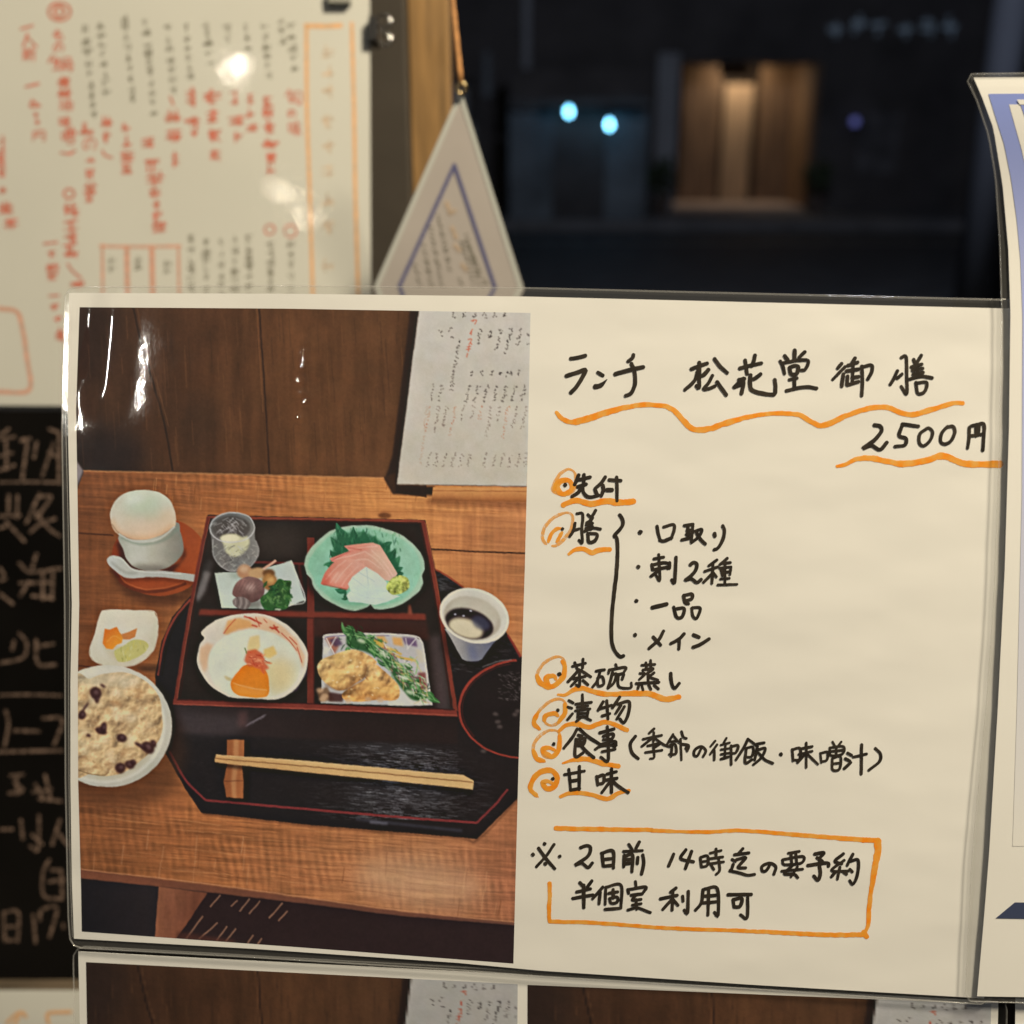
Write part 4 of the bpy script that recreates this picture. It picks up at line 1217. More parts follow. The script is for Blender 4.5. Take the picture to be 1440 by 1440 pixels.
g = thing('garage_front', 'low garage front of pale panels beside dark posts under cold lamps', 'garage', (fx(800), YF - 1.0, 0.13))
YG = YF - 1.2
zg = fz(158, YG)
box('panel', fx(716, 300, YG), fx(776, 300, YG), YG, YG + 0.08, 0.135, zg, M['panel'], g)
box('panel', fx(850, 300, YG), fx(906, 300, YG), YG, YG + 0.08, 0.135, zg, M['panel'], g)
box('post', fx(776, 300, YG), fx(850, 300, YG), YG + 0.03, YG + 0.5, 0.135, zg + 0.02, M['facade'], g)
box('beam', fx(716, 300, YG), fx(906, 300, YG), YG + 0.1, YG + 0.5, zg + 0.03, zg + 0.5, M['facade'], g)
box('upright', fx(681, 150, YG), fx(690, 150, YG), YG, YG + 0.05, fz(135, YG), fz(72, YG), M['panel'], g)
box('downpipe', fx(735, 30), fx(746, 30), YF - 0.09, YF - 0.004, 0.14, fz(-60), M['pillar'], b)
box('canopy', fx(764, 130, YG), fx(908, 130, YG), YG - 0.5, YG - 0.02, zg + 0.08, zg + 0.14, M['panel'], g)
box('door_frame', fx(600), fx(668), YF - 0.06, YF - 0.004, 0.14, fz(120), M['pillar'], b)
for i, (px, py) in enumerate(((800, 157), (857, 175))):
    p = on_y(px, py, YG - 0.25)
    w = thing('wall_lamp', 'bright cold blue lamp on the garage front, %s' % ('higher of the two' if i == 0 else 'lower of the two'), 'lamp', p, 'cold lamps of the garage')
    th = np.linspace(0, math.pi, 9)
    prof = [(0.036 * math.sin(t) * (1.0 if t > 1.5 else 0.85), 0.055 * math.cos(t)) for t in th]
    v = []; f = []
    for k, (r_, z_) in enumerate(prof):
        for s in range(12):
            a = 2 * math.pi * s / 12
            v.append((p[0] + r_ * math.cos(a), p[1] + r_ * math.sin(a), p[2] + z_))
    for k in range(8):
        for s in range(12):
            f.append((k * 12 + s, k * 12 + (s + 1) % 12, (k + 1) * 12 + (s + 1) % 12, (k + 1) * 12 + s))
    mesh_obj('bulb', v, f, M['bulb'], w, True)
    box('bracket', p[0] - 0.02, p[0] + 0.02, p[1], p[1] + 0.35, p[2] + 0.066, p[2] + 0.10, M['facade'], w)
    lamp('wall_lamp_light', 'POINT', (p[0], p[1] - 0.12, p[2] - 0.02), 0.42, (0.42, 0.66, 1.0), 0.08)
p = on_y(1203, 171, YF - 0.2)
w = thing('indicator_lamp', 'tiny blue lamp on the dark wall beside the lit doorway', 'lamp', p)
box('bulb', p[0] - 0.05, p[0] + 0.05, p[1], p[1] + 0.05, p[2] - 0.05, p[2] + 0.05, M['blue_bulb'], w, 0.03)
box('bracket', p[0] - 0.015, p[0] + 0.015, p[1] + 0.05, p[1] + 0.2, p[2] - 0.015, p[2] + 0.015, M['facade'], w)

# shrubs by the doorway
for i, (px, sz) in enumerate(((925, 0.26), (1134, 0.22))):
    x = fx(px); y = YF - 0.45
    s = thing('potted_shrub', ['small potted shrub before the pale pillar of the shop', 'small potted shrub at the wood edge of the doorway'][i], 'shrub', (x, y, 0.13), 'shrubs by the doorway')
    v = []; f = []
    for k, (r_, z_) in enumerate(((0.08, 0.13), (0.12, 0.36), (0.10, 0.36), (0.09, 0.30))):
        for q in range(10):
            a = 2 * math.pi * q / 10
            v.append((x + r_ * math.cos(a), y + r_ * math.sin(a), z_))
    for k in range(3):
        for q in range(10):
            f.append((k * 10 + q, k * 10 + (q + 1) % 10, k * 10 + 10 + (q + 1) % 10, k * 10 + 10 + q))
    f.append(tuple(range(9, -1, -1)))
    f.append(tuple(range(30, 40)))
    mesh_obj('pot', v, f, M['pot'], s)
    tube('stem', [(x, y, 0.30), (x + .01, y, 0.5), (x, y + .02, 0.65)], 0.012, M['door_dark'], s)
    rr = np.random.default_rng(i)
    v = []; f = []
    for k in range(160):
        c = rr.normal(0, 1, 3); c = c / np.linalg.norm(c) * sz * rr.uniform(0.4, 1)
        c = np.array([x, y, 0.62]) + c
        a = rr.normal(0, 1, 3); a /= np.linalg.norm(a); bb = np.cross(a, rr.normal(0, 1, 3)); bb /= np.linalg.norm(bb)
        q = len(v)
        v += [c - a * .05, c + bb * .022, c + a * .05, c - bb * .022]
        f.append((q, q + 1, q + 2, q + 3))
    mesh_obj('foliage', v, f, M['leaf'], s)

# utility pole
po = on_y(1390, 250, 8.0)
up = thing('utility_pole', 'grey concrete utility pole standing across the dark road', 'pole', (po[0], 8.0, 0))
tube('shaft', [(po[0], 8.0, 0), (po[0], 8.0, 2), (po[0], 8.0, 6)], [0.125, 0.118, 0.10], M['concrete'], up, seg=16)
box('band', po[0] - 0.126, po[0] + 0.126, 7.95, 8.05, 2.2, 2.25, M['steel'], up)
lamp('street_fill', 'POINT', (po[0] - 1.5, 5.0, 4.4), 330, (0.78, 0.84, 1.0), 0.15)  # unseen fill light, added to brighten the pole and facade

# ================================================================== post, frame, hanging pennant
YP = 0.78
x0, x1 = on_y(577, 150, YP)[0], on_y(632, 120, YP)[0]
box_post = box('wooden_post', x0, x1, YP, YP + 0.03, 0.0, 2.4, M['post_wood'], None, 0.0012)
tag(box_post, 'slim ochre wooden post beside the dark frame', 'post')
xf0 = on_y(496, 150, YP - 0.012)[0]
fr = box('window_frame', xf0, x0 - 0.0004, YP - 0.012, YP + 0.03, 0.0, 2.4, M['frame_paint'], None, 0.0015)
tag(fr, 'dark painted upright frame between menu sheet and wooden post', 'frame')

YN = 0.62


def t_on_y(y):
    def f(px, py):
        b = (720 - np.asarray(py, float)) / F
        return y / (FWD[1] + b * UP[1]) + 0 * np.asarray(px, float)
    return f


tn = t_on_y(YN)
pn = thing('hanging_card', 'white diamond-hung card with blue inner border on a tan cord', 'hanging card', on_y(647, 130, YN))
us = np.linspace(0, 1, 14)
g = coons([(646, 128), (525, 405)], [(648, 128), (737, 407)], [(646, 128), (648, 128)], [(525, 405), (640, 408), (737, 407)], us, us)
g2 = coons([(525, 405), (615, 640)], [(737, 407), (617, 640)], [(525, 405), (640, 408), (737, 407)], [(615, 640), (617, 640)], us, us)
gg = np.concatenate([g, g2[1:]], 0)
M['pennant'] = mat('pennant_card', (0.41, 0.375, 0.36), 0.6, noise=(20, 0.06, (1, 1, 1)))
M['pennant_inner'] = mat('pennant_inner', (0.42, 0.33, 0.30), 0.6, noise=(40, 0.10, (1, 1, 1)))
M['navy'] = mat('navy_print', (0.085, 0.09, 0.21), 0.6)
M['pale_edge'] = mat('pale_edge', (0.50, 0.52, 0.50), 0.4)
sheet('card', gg, tn, M['pennant'], pn, 0.0006)
ink = Ink(tn, 0.0002, 3)
for q in (((646, 138), (530, 402)), ((530, 402), (614, 630)), ((649, 138), (732, 404)), ((732, 404), (618, 630))):
    ink.stroke(q, 6, rough=0.02)
ink.build('card_edge', M['pale_edge'], pn)
ink = Ink(tn, 0.0002, 4)
for q in (((639, 232), (562, 402)), ((562, 402), (615, 560)), ((639, 232), (696, 404)), ((696, 404), (617, 560))):
    ink.stroke(q, 5.5, rough=0.02)
ink.build('border_line', M['navy'], pn)
ink = Ink(tn, 0.0002, 5)
rg = random.Random(8)
for (xa, ya, xb, yb) in ((616, 300, 634, 385), (606, 320, 622, 404), (596, 345, 608, 404), (584, 372, 592, 404), (650, 340, 668, 404), (656, 330, 676, 404), (662, 350, 686, 404), (646, 390, 652, 404)):
    n = int((yb - ya) / 6)
    for k in range(n):
        s = k / n
        x = xa + (xb - xa) * s; y = ya + (yb - ya) * s
        ink.stroke([(x - rg.uniform(1, 3), y + rg.uniform(-2, 2)), (x + rg.uniform(1, 3), y + rg.uniform(-1, 4))], rg.uniform(1.5, 3))
ink.build('printed_text', M['grey_ink'], pn)
ink = Ink(tn, 0.0002, 6)
for q in ([(628, 285), (634, 300)], [(636, 320), (642, 335)], [(640, 345), (646, 352)], [(632, 300), (640, 296)], [(650, 372), (656, 380)]):
    ink.stroke(q, 6)
ink.build('printed_seal', M['faint_ink'], pn)
cp = [on_y(634, -40, YN + 0.004), on_y(636, 0, YN + 0.003), on_y(642, 60, YN), on_y(646, 100, YN - .001), on_y(648, 122, YN - .001)]
cpo = tube('cord', cp, [0.0014, 0.0014, 0.0015, 0.0016, 0.0013], M['cord'], pn, seg=8)
th = np.linspace(0, 2 * math.pi, 20, endpoint=False)
rc = on_y(649, 124, YN - 0.002)
tube('grommet', [rc + np.array([0.0022 * math.cos(t), 0, 0.0026 * math.sin(t)]) for t in th], 0.0008, M['brass'], pn, closed=True)

# ================================================================== left: handwritten menu sheet, blackboard
TM = 0.66


def tm(px, py):
    return TM + 0.00002 * (np.asarray(px, float) - 250) * 0 + 0 * np.asarray(py, float)


stand = thing('menu_stand', 'dark leaning menu stand behind the handwritten sheet and blackboard', 'stand', (-0.2, 0.45, 0))
pbox('back_panel', [(-260, -260), (512, -260), (512, 2600), (-260, 2600)], TM + 0.008, TM + 0.02, M['dark_wood'], stand)
for px in (-150, 420):
    q = at(px, 2600, TM + 0.014)
    box('leg', q[0] - 0.012, q[0] + 0.012, q[1] - 0.01, q[1] + 0.01, 0.0, q[2] - 0.001, M['dark_wood'], stand)

ms = thing('menu_sheet', 'cream handwritten menu sheet with red columns and orange frame', 'menu', at(250, 572, TM))
g = coons([(-240, -240), (-240, 568)], [(519, -240), (522, 574)], [(-240, -240), (519, -240)], [(-240, 568), (522, 574)], np.linspace(0, 1, 30), np.linspace(0, 1, 30))
sheet('paper', g, tm, M['menu_paper'], ms, 0.0006)


def film_left(px, py):
    px = np.asarray(px, float); py = np.asarray(py, float)
    return tm(px, py) - 0.0016 + 0.00012 * np.sin(px / 38.0 + py / 90.0) + 0.00012 * np.sin(py / 47.0 + px / 130 + 1.0)


g = coons([(-244, -244), (-244, 572)], [(522, -244), (525, 578)], [(-244, -244), (522, -244)], [(-244, 572), (525, 578)], np.linspace(0, 1, 150), np.linspace(0, 1, 150))
sheet('clear_sleeve', g, film_left, M['film_soft'], ms)
ZM = Z(0, 0, 2.571)
tmk = tm


def pseudo(ink, cx, cy, w, h, seed, lw, n=None):
    """one brush-written character too soft to read: strokes filling its box"""
    r = random.Random(seed)
    n = n or (5 if w * h > 1500 else 3)
    for k in range(n):
        if k % 3 == 0:
            y = cy + r.uniform(-.4, .4) * h
            ink.stroke([(cx - w * r.uniform(.35, .5), y + 1.0), (cx + w * r.uniform(.35, .5), y - 1.5)], lw)
        elif k % 3 == 1:
            x = cx + r.uniform(-.3, .3) * w
            ink.stroke([(x, cy - h * r.uniform(.4, .5)), (x + r.uniform(-1, 1), cy), (x + r.uniform(-2, 2), cy + h * r.uniform(.4, .5))], lw)
        else:
            ink.stroke([(cx + r.uniform(-.4, .1) * w, cy + r.uniform(-.3, .2) * h), (cx + r.uniform(0, .45) * w, cy + r.uniform(.1, .5) * h)], lw)


S = 2.571
RED = {}


def glyph(ink, strokes, cx, cy, w, h, lw):
    p = np.array([q for st in strokes for q in st])
    lo, hi = p.min(0), p.max(0)
    for st in strokes:
        ink.stroke([(cx + (x - (lo[0] + hi[0]) / 2) / (hi[0] - lo[0]) * w, cy + (y - (lo[1] + hi[1]) / 2) / (hi[1] - lo[1]) * h) for x, y in st], lw)


U = Z(0, 0, 1)
GL = {
    'mae': U('30,10 38,28 ; 70,5 60,28 ; 8,34 92,30 ; 15,45 12,96 ; 15,46 48,44 46,98 ; 16,62 46,60 ; 16,78 46,76 ; 66,46 64,76 ; 84,40 86,80 80,100'),
    'en': U('12,12 10,98 ; 12,12 90,8 90,98 80,92 ; 50,10 50,50 ; 12,52 90,50'),
    'aji': U('4,30 8,75 ; 4,30 32,28 32,72 8,74 ; 44,32 94,26 ; 40,52 98,48 ; 68,8 68,100 ; 66,54 40,90 ; 70,54 100,92'),
    'so': U('2,34 6,76 ; 2,34 28,30 28,72 6,74 ; 48,4 54,14 ; 88,2 80,14 ; 38,18 98,16 96,46 40,48 38,18 ; 68,16 68,46 ; 40,33 96,30 ; 46,56 92,54 90,98 48,98 46,56 ; 48,77 90,75'),
    'no': U('52,20 36,80 10,74 14,36 52,16 90,40 78,88'),
    'nabe': U('22,4 4,26 ; 22,6 40,24 ; 10,36 36,34 ; 8,52 38,50 ; 24,30 24,86 ; 4,90 40,84 ; 54,10 88,8 86,34 54,36 54,10 ; 48,46 96,42 94,98 86,94 ; 50,46 48,98 ; 60,60 84,58 82,80 62,82 60,60'),
    'abura': U('8,14 20,24 ; 2,42 14,50 ; 2,94 20,66 ; 36,34 38,96 ; 36,34 92,30 90,94 ; 64,6 64,94 ; 38,62 90,60 ; 38,94 90,92'),
    'mo': U('46,4 40,60 52,92 82,84 86,62 ; 18,34 74,28 ; 16,56 72,52'),
    'shun': U('30,2 8,40 ; 24,22 90,18 86,90 70,84 ; 30,40 64,38 62,72 32,74 30,40 ; 32,56 62,54')}


def red(x, y):
    k = (int((x * S + 20) // 62), int(y * S // 170))
    if k not in RED:
        RED[k] = Ink(tmk, 0.0001, 141 + k[0] + 7 * k[1])
    return RED[k]


for st in ZM('75,105 118,92 ; 100,122 84,168 ; 102,138 132,168 ; 92,314 140,302 ; 118,362 110,385 145,382 ; 118,365 138,380 ; 220,552 250,556 272,544 ; 190,200 175,225 ; 370,545 380,562 405,570 ; 615,350 626,378 ; 245,955 262,980 292,1005 ; 158,882 206,876 ; 178,1070 212,1068 ; 220,285 250,285'):
    red(*st[0]).stroke(st, 3.6)
for cx, cy, rx, ry, w in ((215, 42, 40, 32, 4.0), (214, 42, 17, 18, 4.4), (250, 700, 19, 17, 3.4), (975, 830, 18, 18, 2.8), (1050, 835, 22, 22, 2.6), (130, 415, 5, 6, 3), (135, 442, 5, 6, 3)):
    th = np.linspace(0, 2 * math.pi, 18)
    red(cx / S, cy / S).stroke([((cx + rx * math.cos(t)) / S, (cy + ry * math.sin(t)) / S) for t in th], w)
chars = '''105,195,45,50 140,492,40,35 210,125,35,40 212,172,35,28 225,232,70,50 228,295,45,38 232,335,50,45 238,378,45,38 235,440,40,42 246,490,45,55
310,465,52,48 325,520,44,42 325,580,34,16 325,630,35,38 325,680,48,40 322,715,34,36 385,440,42,42 386,495,32,42 455,460,32,28 458,512,34,44 460,565,48,36 458,610,36,40
535,515,48,36 550,600,56,50 560,640,66,50 560,690,40,50 566,740,24,36 570,785,34,40 575,822,56,40 625,420,58,48 628,490,58,48 635,575,26,62
690,350,36,70 695,440,58,42 702,480,26,28 768,350,66,56 768,420,42,52 775,490,48,46 778,560,40,40 845,355,32,52 855,435,62,36 860,495,32,42
905,360,26,42 905,410,28,32 912,460,42,32 968,370,36,48 968,410,38,40 972,455,40,56 978,520,58,38 980,575,36,46 978,612,34,34 1060,350,56,52 1055,410,26,26 
5,520,28,60 5,570,30,40 5,615,32,50 10,690,26,24 22,750,60,50 40,810,52,38 255,755,50,50 255,815,58,40 256,855,50,40 255,905,54,52 280,1030,52,22 185,920,32,26 190,968,44,34 190,1000,36,30'''
KNOWN = {(105, 195): 'mae', (140, 492): 'en', (210, 125): 'mo', (212, 172): 'no', (225, 232): 'nabe', (238, 378): 'abura', (235, 440): 'aji', (246, 490): 'so',
         (1060, 350): 'shun', (1055, 410): 'no', (325, 520): 'no', (190, 968): 'mae'}
for i, q in enumerate(chars.split()):
    cx, cy, w_, h_ = [float(a) / S for a in q.split(',')]
    kn = KNOWN.get(tuple(int(a) for a in q.split(',')[:2]))
    if kn:
        glyph(red(cx, cy), GL[kn], cx, cy, w_, h_, 2.4)
    else:
        pseudo(red(cx, cy), cx, cy, w_, h_, 100 + i, 2.6 if w_ > 14 else 2.3, 7 if w_ > 14 else 5)
glyph(red(1066 / S, 463 / S), GL['aji'], 1066 / S, 463 / S, 44 / S, 54 / S, 2.4)
for i, (cx, cy, w_, h_) in enumerate(((77, 432, 12, 9), (82, 448, 10, 8), (84, 466, 12, 12), (85, 476, 12, 8), (106, 300, 10, 8))):
    pseudo(red(cx, cy), cx, cy, w_, h_, 300 + i, 2.6, 4)
for k in RED:
    RED[k].build('red_characters', M['red_ink'], ms)
pk = Ink(tmk, 0.00006, 42)
for st in ZM('362,890 500,892 652,890 ; 370,885 372,1080 ; 455,890 458,1080 ; 462,890 464,1080 ; 545,890 548,1080 ; 553,895 556,1080 ; 645,890 648,1080'):
    pk.stroke(st, 4.2)
pk.build('red_frames', M['pink_ink'], ms)
pk = Ink(tmk, 0.00006, 49)
pk.stroke([(-30, 430), (0, 434), (24, 439), (32, 465), (38, 505), (41, 548), (0, 551), (-30, 552)], 6)
pk.build('red_frames', M['pink_ink'], ms)
og_ = Ink(tmk, 0.00006, 43)
for st, w_ in ((ZM('1108,95 1110,400 1120,700 1132,1100'), 5.2), (ZM('1272,85 1280,400 1285,700 1296,1100'), 5.4), (ZM('1105,92 1170,95 1232,92'), 6.5)):
    og_.stroke(st[0], w_)
og_.build('orange_frame', M['menu_orange'], ms)
ft = Ink(tmk, 0.00006, 44)
for i, yy in enumerate((190, 260, 330, 440, 530, 620, 720, 820, 960)):
    pseudo(ft, 1185 / S, yy / S, 44 / S, 50 / S, 500 + i, 2.6, 4)
ft.build('faint_title', M['faint_ink'], ms)
for i, (cx, ya, yb, big) in enumerate(((1050, 80, 240, 1), (1015, 60, 160, 0), (955, 80, 270, 1), (890, 85, 230, 1), (820, 90, 160, 0), (745, 75, 250, 1), (672, 85, 280, 1), (605, 85, 330, 1), (525, 70, 420, 1), (450, 50, 380, 1), (362, 80, 360, 1), (308, 90, 430, 1), (690, 850, 1070, 1), (745, 860, 1070, 1), (800, 860, 1070, 0), (850, 850, 1070, 1), (900, 850, 1070, 1), (978, 870, 1070, 1), (1052, 870, 1070, 1), (405, 925, 970, 1), (500, 920, 970, 1), (606, 935, 980, 1))):
    gk = Ink(tmk, 0.0001, 450 + i)
    rr = random.Random(900 + i)
    yy = ya
    k = 0
    while yy < yb:
        pseudo(gk, (cx + 0.10 * (yy - ya)) / S if yb < 500 else cx / S, (yy + 14) / S, rr.uniform(18, 38) / S, rr.uniform(18, 36) / S, 700 + i * 20 + k, rr.uniform(0.9, 1.7) if big else 1.0, rr.choice((3, 4, 6, 7)))
        yy += rr.uniform(28, 46); k += 1
    gk.build('black_column', M['grey_ink'], ms)

# binder clip on the edge of the sheet
bc = thing('binder_clip', 'black binder clip with looped wire handles on the sheet edge', 'clip', at(524, 40, TM - .004))
pbox('spine', [(518, 22), (531, 24), (531, 56), (518, 54)], TM - 0.006, TM + 0.007, M['clip_black'], bc)
for k, (yy, c) in enumerate(((30, 0), (50, 1))):
    lp = [(528, yy - 4), (540, yy - 9 + 3 * k), (549, yy - 3 + 6 * k), (545, yy + 8 + 6 * k), (532, yy + 6 + 2 * k)]
    lq = smooth_line(lp, 2)
    tube('wire_handle', at(lq[:, 0], lq[:, 1], np.full(len(lq), TM - 0.004 + 0.006 * k)), 0.0008, M['steel'], bc)
bc2 = thing('bulldog_clip', 'small grey clip biting the top of the cream menu sheet', 'clip', at(475, -2, TM - .004))
pbox('jaw', [(460, -14), (494, -14), (492, 3), (462, 3)], TM - 0.005, TM + 0.006, mat('clip_grey', (0.22, 0.22, 0.20), 0.4), bc2)
pbox('spine', [(464, -24), (490, -24), (490, -14), (464, -14)], TM - 0.004, TM + 0.004, M['clip_black'], bc2)

# blackboard
TB = 0.648
bb = thing('blackboard', 'black chalkboard with dim pinkish handwriting below the cream sheet', 'blackboard', at(60, 1380, TB))
pbox('slate', [(-240, 578), (500, 578), (500, 1379), (-240, 1379)], TB, TB + 0.012, M['blackboard'], bb)
pbox('ledge', [(-240, 1379.5), (500, 1379.5), (500, 1392), (-240, 1392)], TB - 0.002, TB + 0.012, M['tan_wood'], bb)
tb = lambda px, py: TB + 0 * np.asarray(px, float)
ck = Ink(tb, 0.0002, 50)
ZA = Z(0, 580, 3.51); ZB = Z(0, 960, 3.0)
for st in ZA('0,112 42,82 ; 5,132 72,120 ; 30,130 32,280 ; 0,285 70,262 ; 0,215 60,200 ; 112,132 132,150 110,330 ; 105,140 148,130 ; 180,148 168,222 ; 245,82 292,100 ; 265,150 210,310 ; 240,200 275,215 ; 292,110 290,340 ; 42,410 42,500 ; 86,410 84,520 ; 0,512 98,508 ; 30,540 120,635 ; 0,570 30,560 ; 195,402 130,545 ; 200,415 250,420 180,520 ; 175,490 240,570 295,610 ; 150,590 205,545 270,525 ; 180,700 160,765 ; 95,745 150,787 300,770 ; 210,780 212,922 ; 262,780 256,922 ; 100,842 262,838 ; 100,905 142,838 ; 160,905 262,917 ; 0,770 18,800 ; 0,830 30,820 ; 0,895 62,945 ; 95,1090 132,1140 112,1210 0,1237 ; 178,1125 188,1240 272,1246 ; 188,1155 262,1142 ; 70,1130 60,1170'):
    ck.stroke(st, 4.3)
for st in ZA('0,345 150,343 305,347 ; 0,1395 150,1393 305,1397'):
    ck.stroke(st, 3.4)
for st in ZB('25,120 36,180 20,265 ; 60,202 165,205 ; 182,150 262,155 230,260 ; 0,292 260,286 ; 45,392 98,388 ; 70,400 70,470 ; 38,466 92,460 ; 60,420 96,450 ; 150,430 182,482 ; 190,390 216,490 ; 138,462 216,450 ; 165,490 262,500 ; 0,620 52,618 ; 88,580 96,660 ; 165,560 160,702 128,690 ; 135,640 178,682 ; 252,580 220,682 ; 250,640 292,692 ; 208,748 182,800 186,900 262,912 ; 205,840 270,832 ; 215,790 258,792 ; 258,800 262,900 ; 15,970 20,1090 ; 15,970 76,970 75,1092 ; 20,1030 70,1030 ; 20,1087 76,1086 ; 140,980 150,1097 ; 168,1002 175,960 240,950 210,1072 ; 266,1020 268,1035'):
    ck.stroke(st, 4.4)
ck.build('chalk_writing', M['chalk'], bb)
tlow = lambda px, py: TB - 0.004 + 0 * np.asarray(px, float)
ls = thing('lower_sheet', 'cream menu sheet with orange marks beneath the blackboard', 'menu', at(60, 1600, TB))
sheet('paper', coons([(-240, 1393), (-240, 1900)], [(480, 1393), (480, 1900)], [(-240, 1393), (480, 1393)], [(-240, 1900), (480, 1900)], np.linspace(0, 1, 6), np.linspace(0, 1, 6)), tlow, M['menu_paper'], ls, 0.0006)
oi = Ink(tlow, 0.0003, 52)
for st in ZB('30,1435 60,1405 90,1390 110,1410 ; 60,1440 80,1410 ; 205,1440 205,1395 290,1390 ; 205,1392 300,1388'):
    oi.stroke(st, 4.6)
oi.build('orange_writing', M['menu_orange'], ls)

# ================================================================== stand behind the laminated cards
rack = thing('card_rack', 'dark board carrying the laminated lunch cards', 'board', (0.05, 0.3, 0))
pbox('board', [(150, 452), (2350, 470), (2350, 2560), (150, 2560)], 0.005, 0.014, M['dark_wood'], rack, card_t)
for px in (260, 1500):
    q = at(px, 2560, card_t(px, 2560) + 0.0095)
    box('leg', q[0] - 0.012, q[0] + 0.012, q[1] - 0.008, q[1] + 0.008, 0.0, q[2] - 0.012, M['dark_wood'], rack)

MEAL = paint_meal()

# ---- main lunch card
mc = thing('lunch_card', 'laminated landscape lunch card with boxed meal photo and orange-marked handwriting', 'menu card', at(750, 1390, 0.36))
wob = lambda px, py: 0.0003 * np.sin(np.asarray(py, float) / 170.0) * np.exp(-((np.asarray(px, float) - 95) / 90) ** 2)


def tp(px, py):
    px = np.asarray(px, float); py = np.asarray(py, float)
    cockle = 0.00006 * np.sin(py / 15.0 + 1.6 * np.sin(px / 190.0) + 0.004 * px) * fbm(px, py, 160.0, 2, 95) + 0.00011 * (fbm(px * 0.45, py, 34.0, 2, 97) - 0.5)
    return card_t(px, py) + wob(px, py) + cockle


PL = [(97, 412), (95, 560), (96, 620), (98, 720), (101, 850), (99, 960), (99, 1100), (101, 1240), (104, 1320)]
PR = [(1424, 434), (1418, 700), (1404, 1050), (1384, 1404)]
PT = [(97, 412), (400, 413), (740, 417), (1060, 425), (1424, 434)]
PB = [(104, 1320), (352, 1334), (643, 1354), (760, 1365), (1060, 1385), (1384, 1404)]
sheet('paper', coons(PL, PR, PT, PB, np.linspace(0, 1, 160), np.linspace(0, 1, 190)), tp, M['paper'], mc)
nu, nv = 600, 880
us = np.linspace(0, 1, nu); vs = np.linspace(0, 1, nv)
g = coons([(112, 432), (107, 575), (109, 690), (111.5, 850), (109.5, 950), (110, 1100), (114, 1250), (115, 1310)],
          [(746, 440), (742, 640), (738, 800), (729, 1080), (722, 1355)],
          [(112, 432), (400, 434), (746, 440)], [(115, 1310), (420, 1332), (722, 1355)], us, vs)
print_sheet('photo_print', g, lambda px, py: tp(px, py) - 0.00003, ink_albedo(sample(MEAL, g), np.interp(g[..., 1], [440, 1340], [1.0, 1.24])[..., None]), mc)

BA = Z(770, 480, 7.2); BB = Z(950, 480, 7.2); BC = Z(1140, 480, 5.14); BD = Z(760, 650, 9.0); BE = Z(850, 710, 6.545)
BF = Z(740, 920, 6.0); BG = Z(870, 1010, 3.789); BH = Z(740, 1150, 5.76); BI = Z(920, 1150, 4.364)


def writing(name, blocks, seed, dots=(), material='ink'):
    k = Ink(tp, 0.00012, seed)
    for strokes, w in blocks:
        k.many(strokes, w)
    for (x, y), r in dots:
        k.stroke([(x, y)], 2 * r)
    return k.build(name, M[material], mc)


writing('handwritten_title', [
    (BA('235,175 300,165 385,143 ; 190,350 300,315 375,288 382,310 300,450 235,520'), 6.0),
    (BA('510,315 562,345'), 5.2), (BA('870,135 862,165 815,203'), 5.2),
    (BA('685,332 800,297 970,260 ; 850,225 880,300 885,430 850,520 790,552'), 6.0),
    (BB('160,280 240,248 322,222 ; 240,212 242,330 237,470 212,448 ; 225,300 190,400 95,490 ; 335,285 290,335 255,350 ; 395,175 450,250 525,318 ; 375,345 335,420 285,482 340,478 402,450 ; 420,410 470,480 515,543'), 5.6),
    (BB('650,272 760,243 872,220 ; 705,190 715,250 725,330 ; 805,140 792,200 770,250 ; 690,375 640,420 593,465 ; 640,390 700,378 ; 600,462 692,425 ; 688,400 685,450 668,530 ; 760,340 755,430 772,490 850,520 990,537 1012,470 1005,388 ; 862,330 815,368 780,385'), 5.8),
    (BB('1105,145 1138,187 ; 1207,88 1205,175 ; 1312,105 1250,162 ; 1060,200 1090,260 1105,325 ; 1095,215 1140,210 1230,190 1335,190 1342,230 1310,285 1272,292 ; 1155,262 1172,330 1225,328 1245,262 1215,245 1160,262 ; 1200,330 1205,480 ; 1152,388 1232,372 ; 1122,500 1250,470 1340,462 1430,475'), 5.4),
    (BC('225,160 195,195 ; 250,182 160,275 ; 238,235 225,325 ; 322,120 300,155 ; 268,175 342,150 ; 308,150 302,300 ; 258,215 348,200 ; 268,250 262,312 ; 300,262 348,255 ; 265,315 348,290 ; 370,178 375,290 370,392 ; 375,185 440,172 442,220 412,275'), 5.2),
    (BC('655,118 690,113 695,250 694,380 655,325 ; 628,212 602,270 575,312 ; 662,235 625,268 ; 800,100 772,150 ; 745,130 758,162 ; 728,185 805,165 ; 735,210 812,195 ; 766,150 770,260 ; 718,272 800,252 880,264 ; 762,295 775,375 825,362 838,297 770,300 ; 740,238 815,225'), 5.0)], 61)
kx = Ink(tp, 0.00012, 62)
kx.stroke(BA('483,460 540,445 603,385')[0], 7.4, (1.0, 0.9, 0.15)); kx.build('handwritten_title', M['ink'], mc)
writing('handwritten_price', [
    (BC('460,605 502,612 512,650 460,715 380,772 440,752 500,782 552,730'), 5.8),
    (BC('662,598 780,614 ; 665,600 640,680 688,702 682,748 610,760'), 5.6),
    (BC('830,635 790,670 785,730 815,755 860,722 882,660 855,625 825,640 ; 990,615 950,660 940,720 970,742 1012,722 1042,660 1030,615 985,620'), 5.2),
    (BC('1147,620 1145,700 1135,772 ; 1160,612 1210,600 1252,600 1252,690 1245,788 ; 1195,610 1195,685 ; 1160,682 1240,672 ; 1216,610 1212,670'), 5.0)], 63)
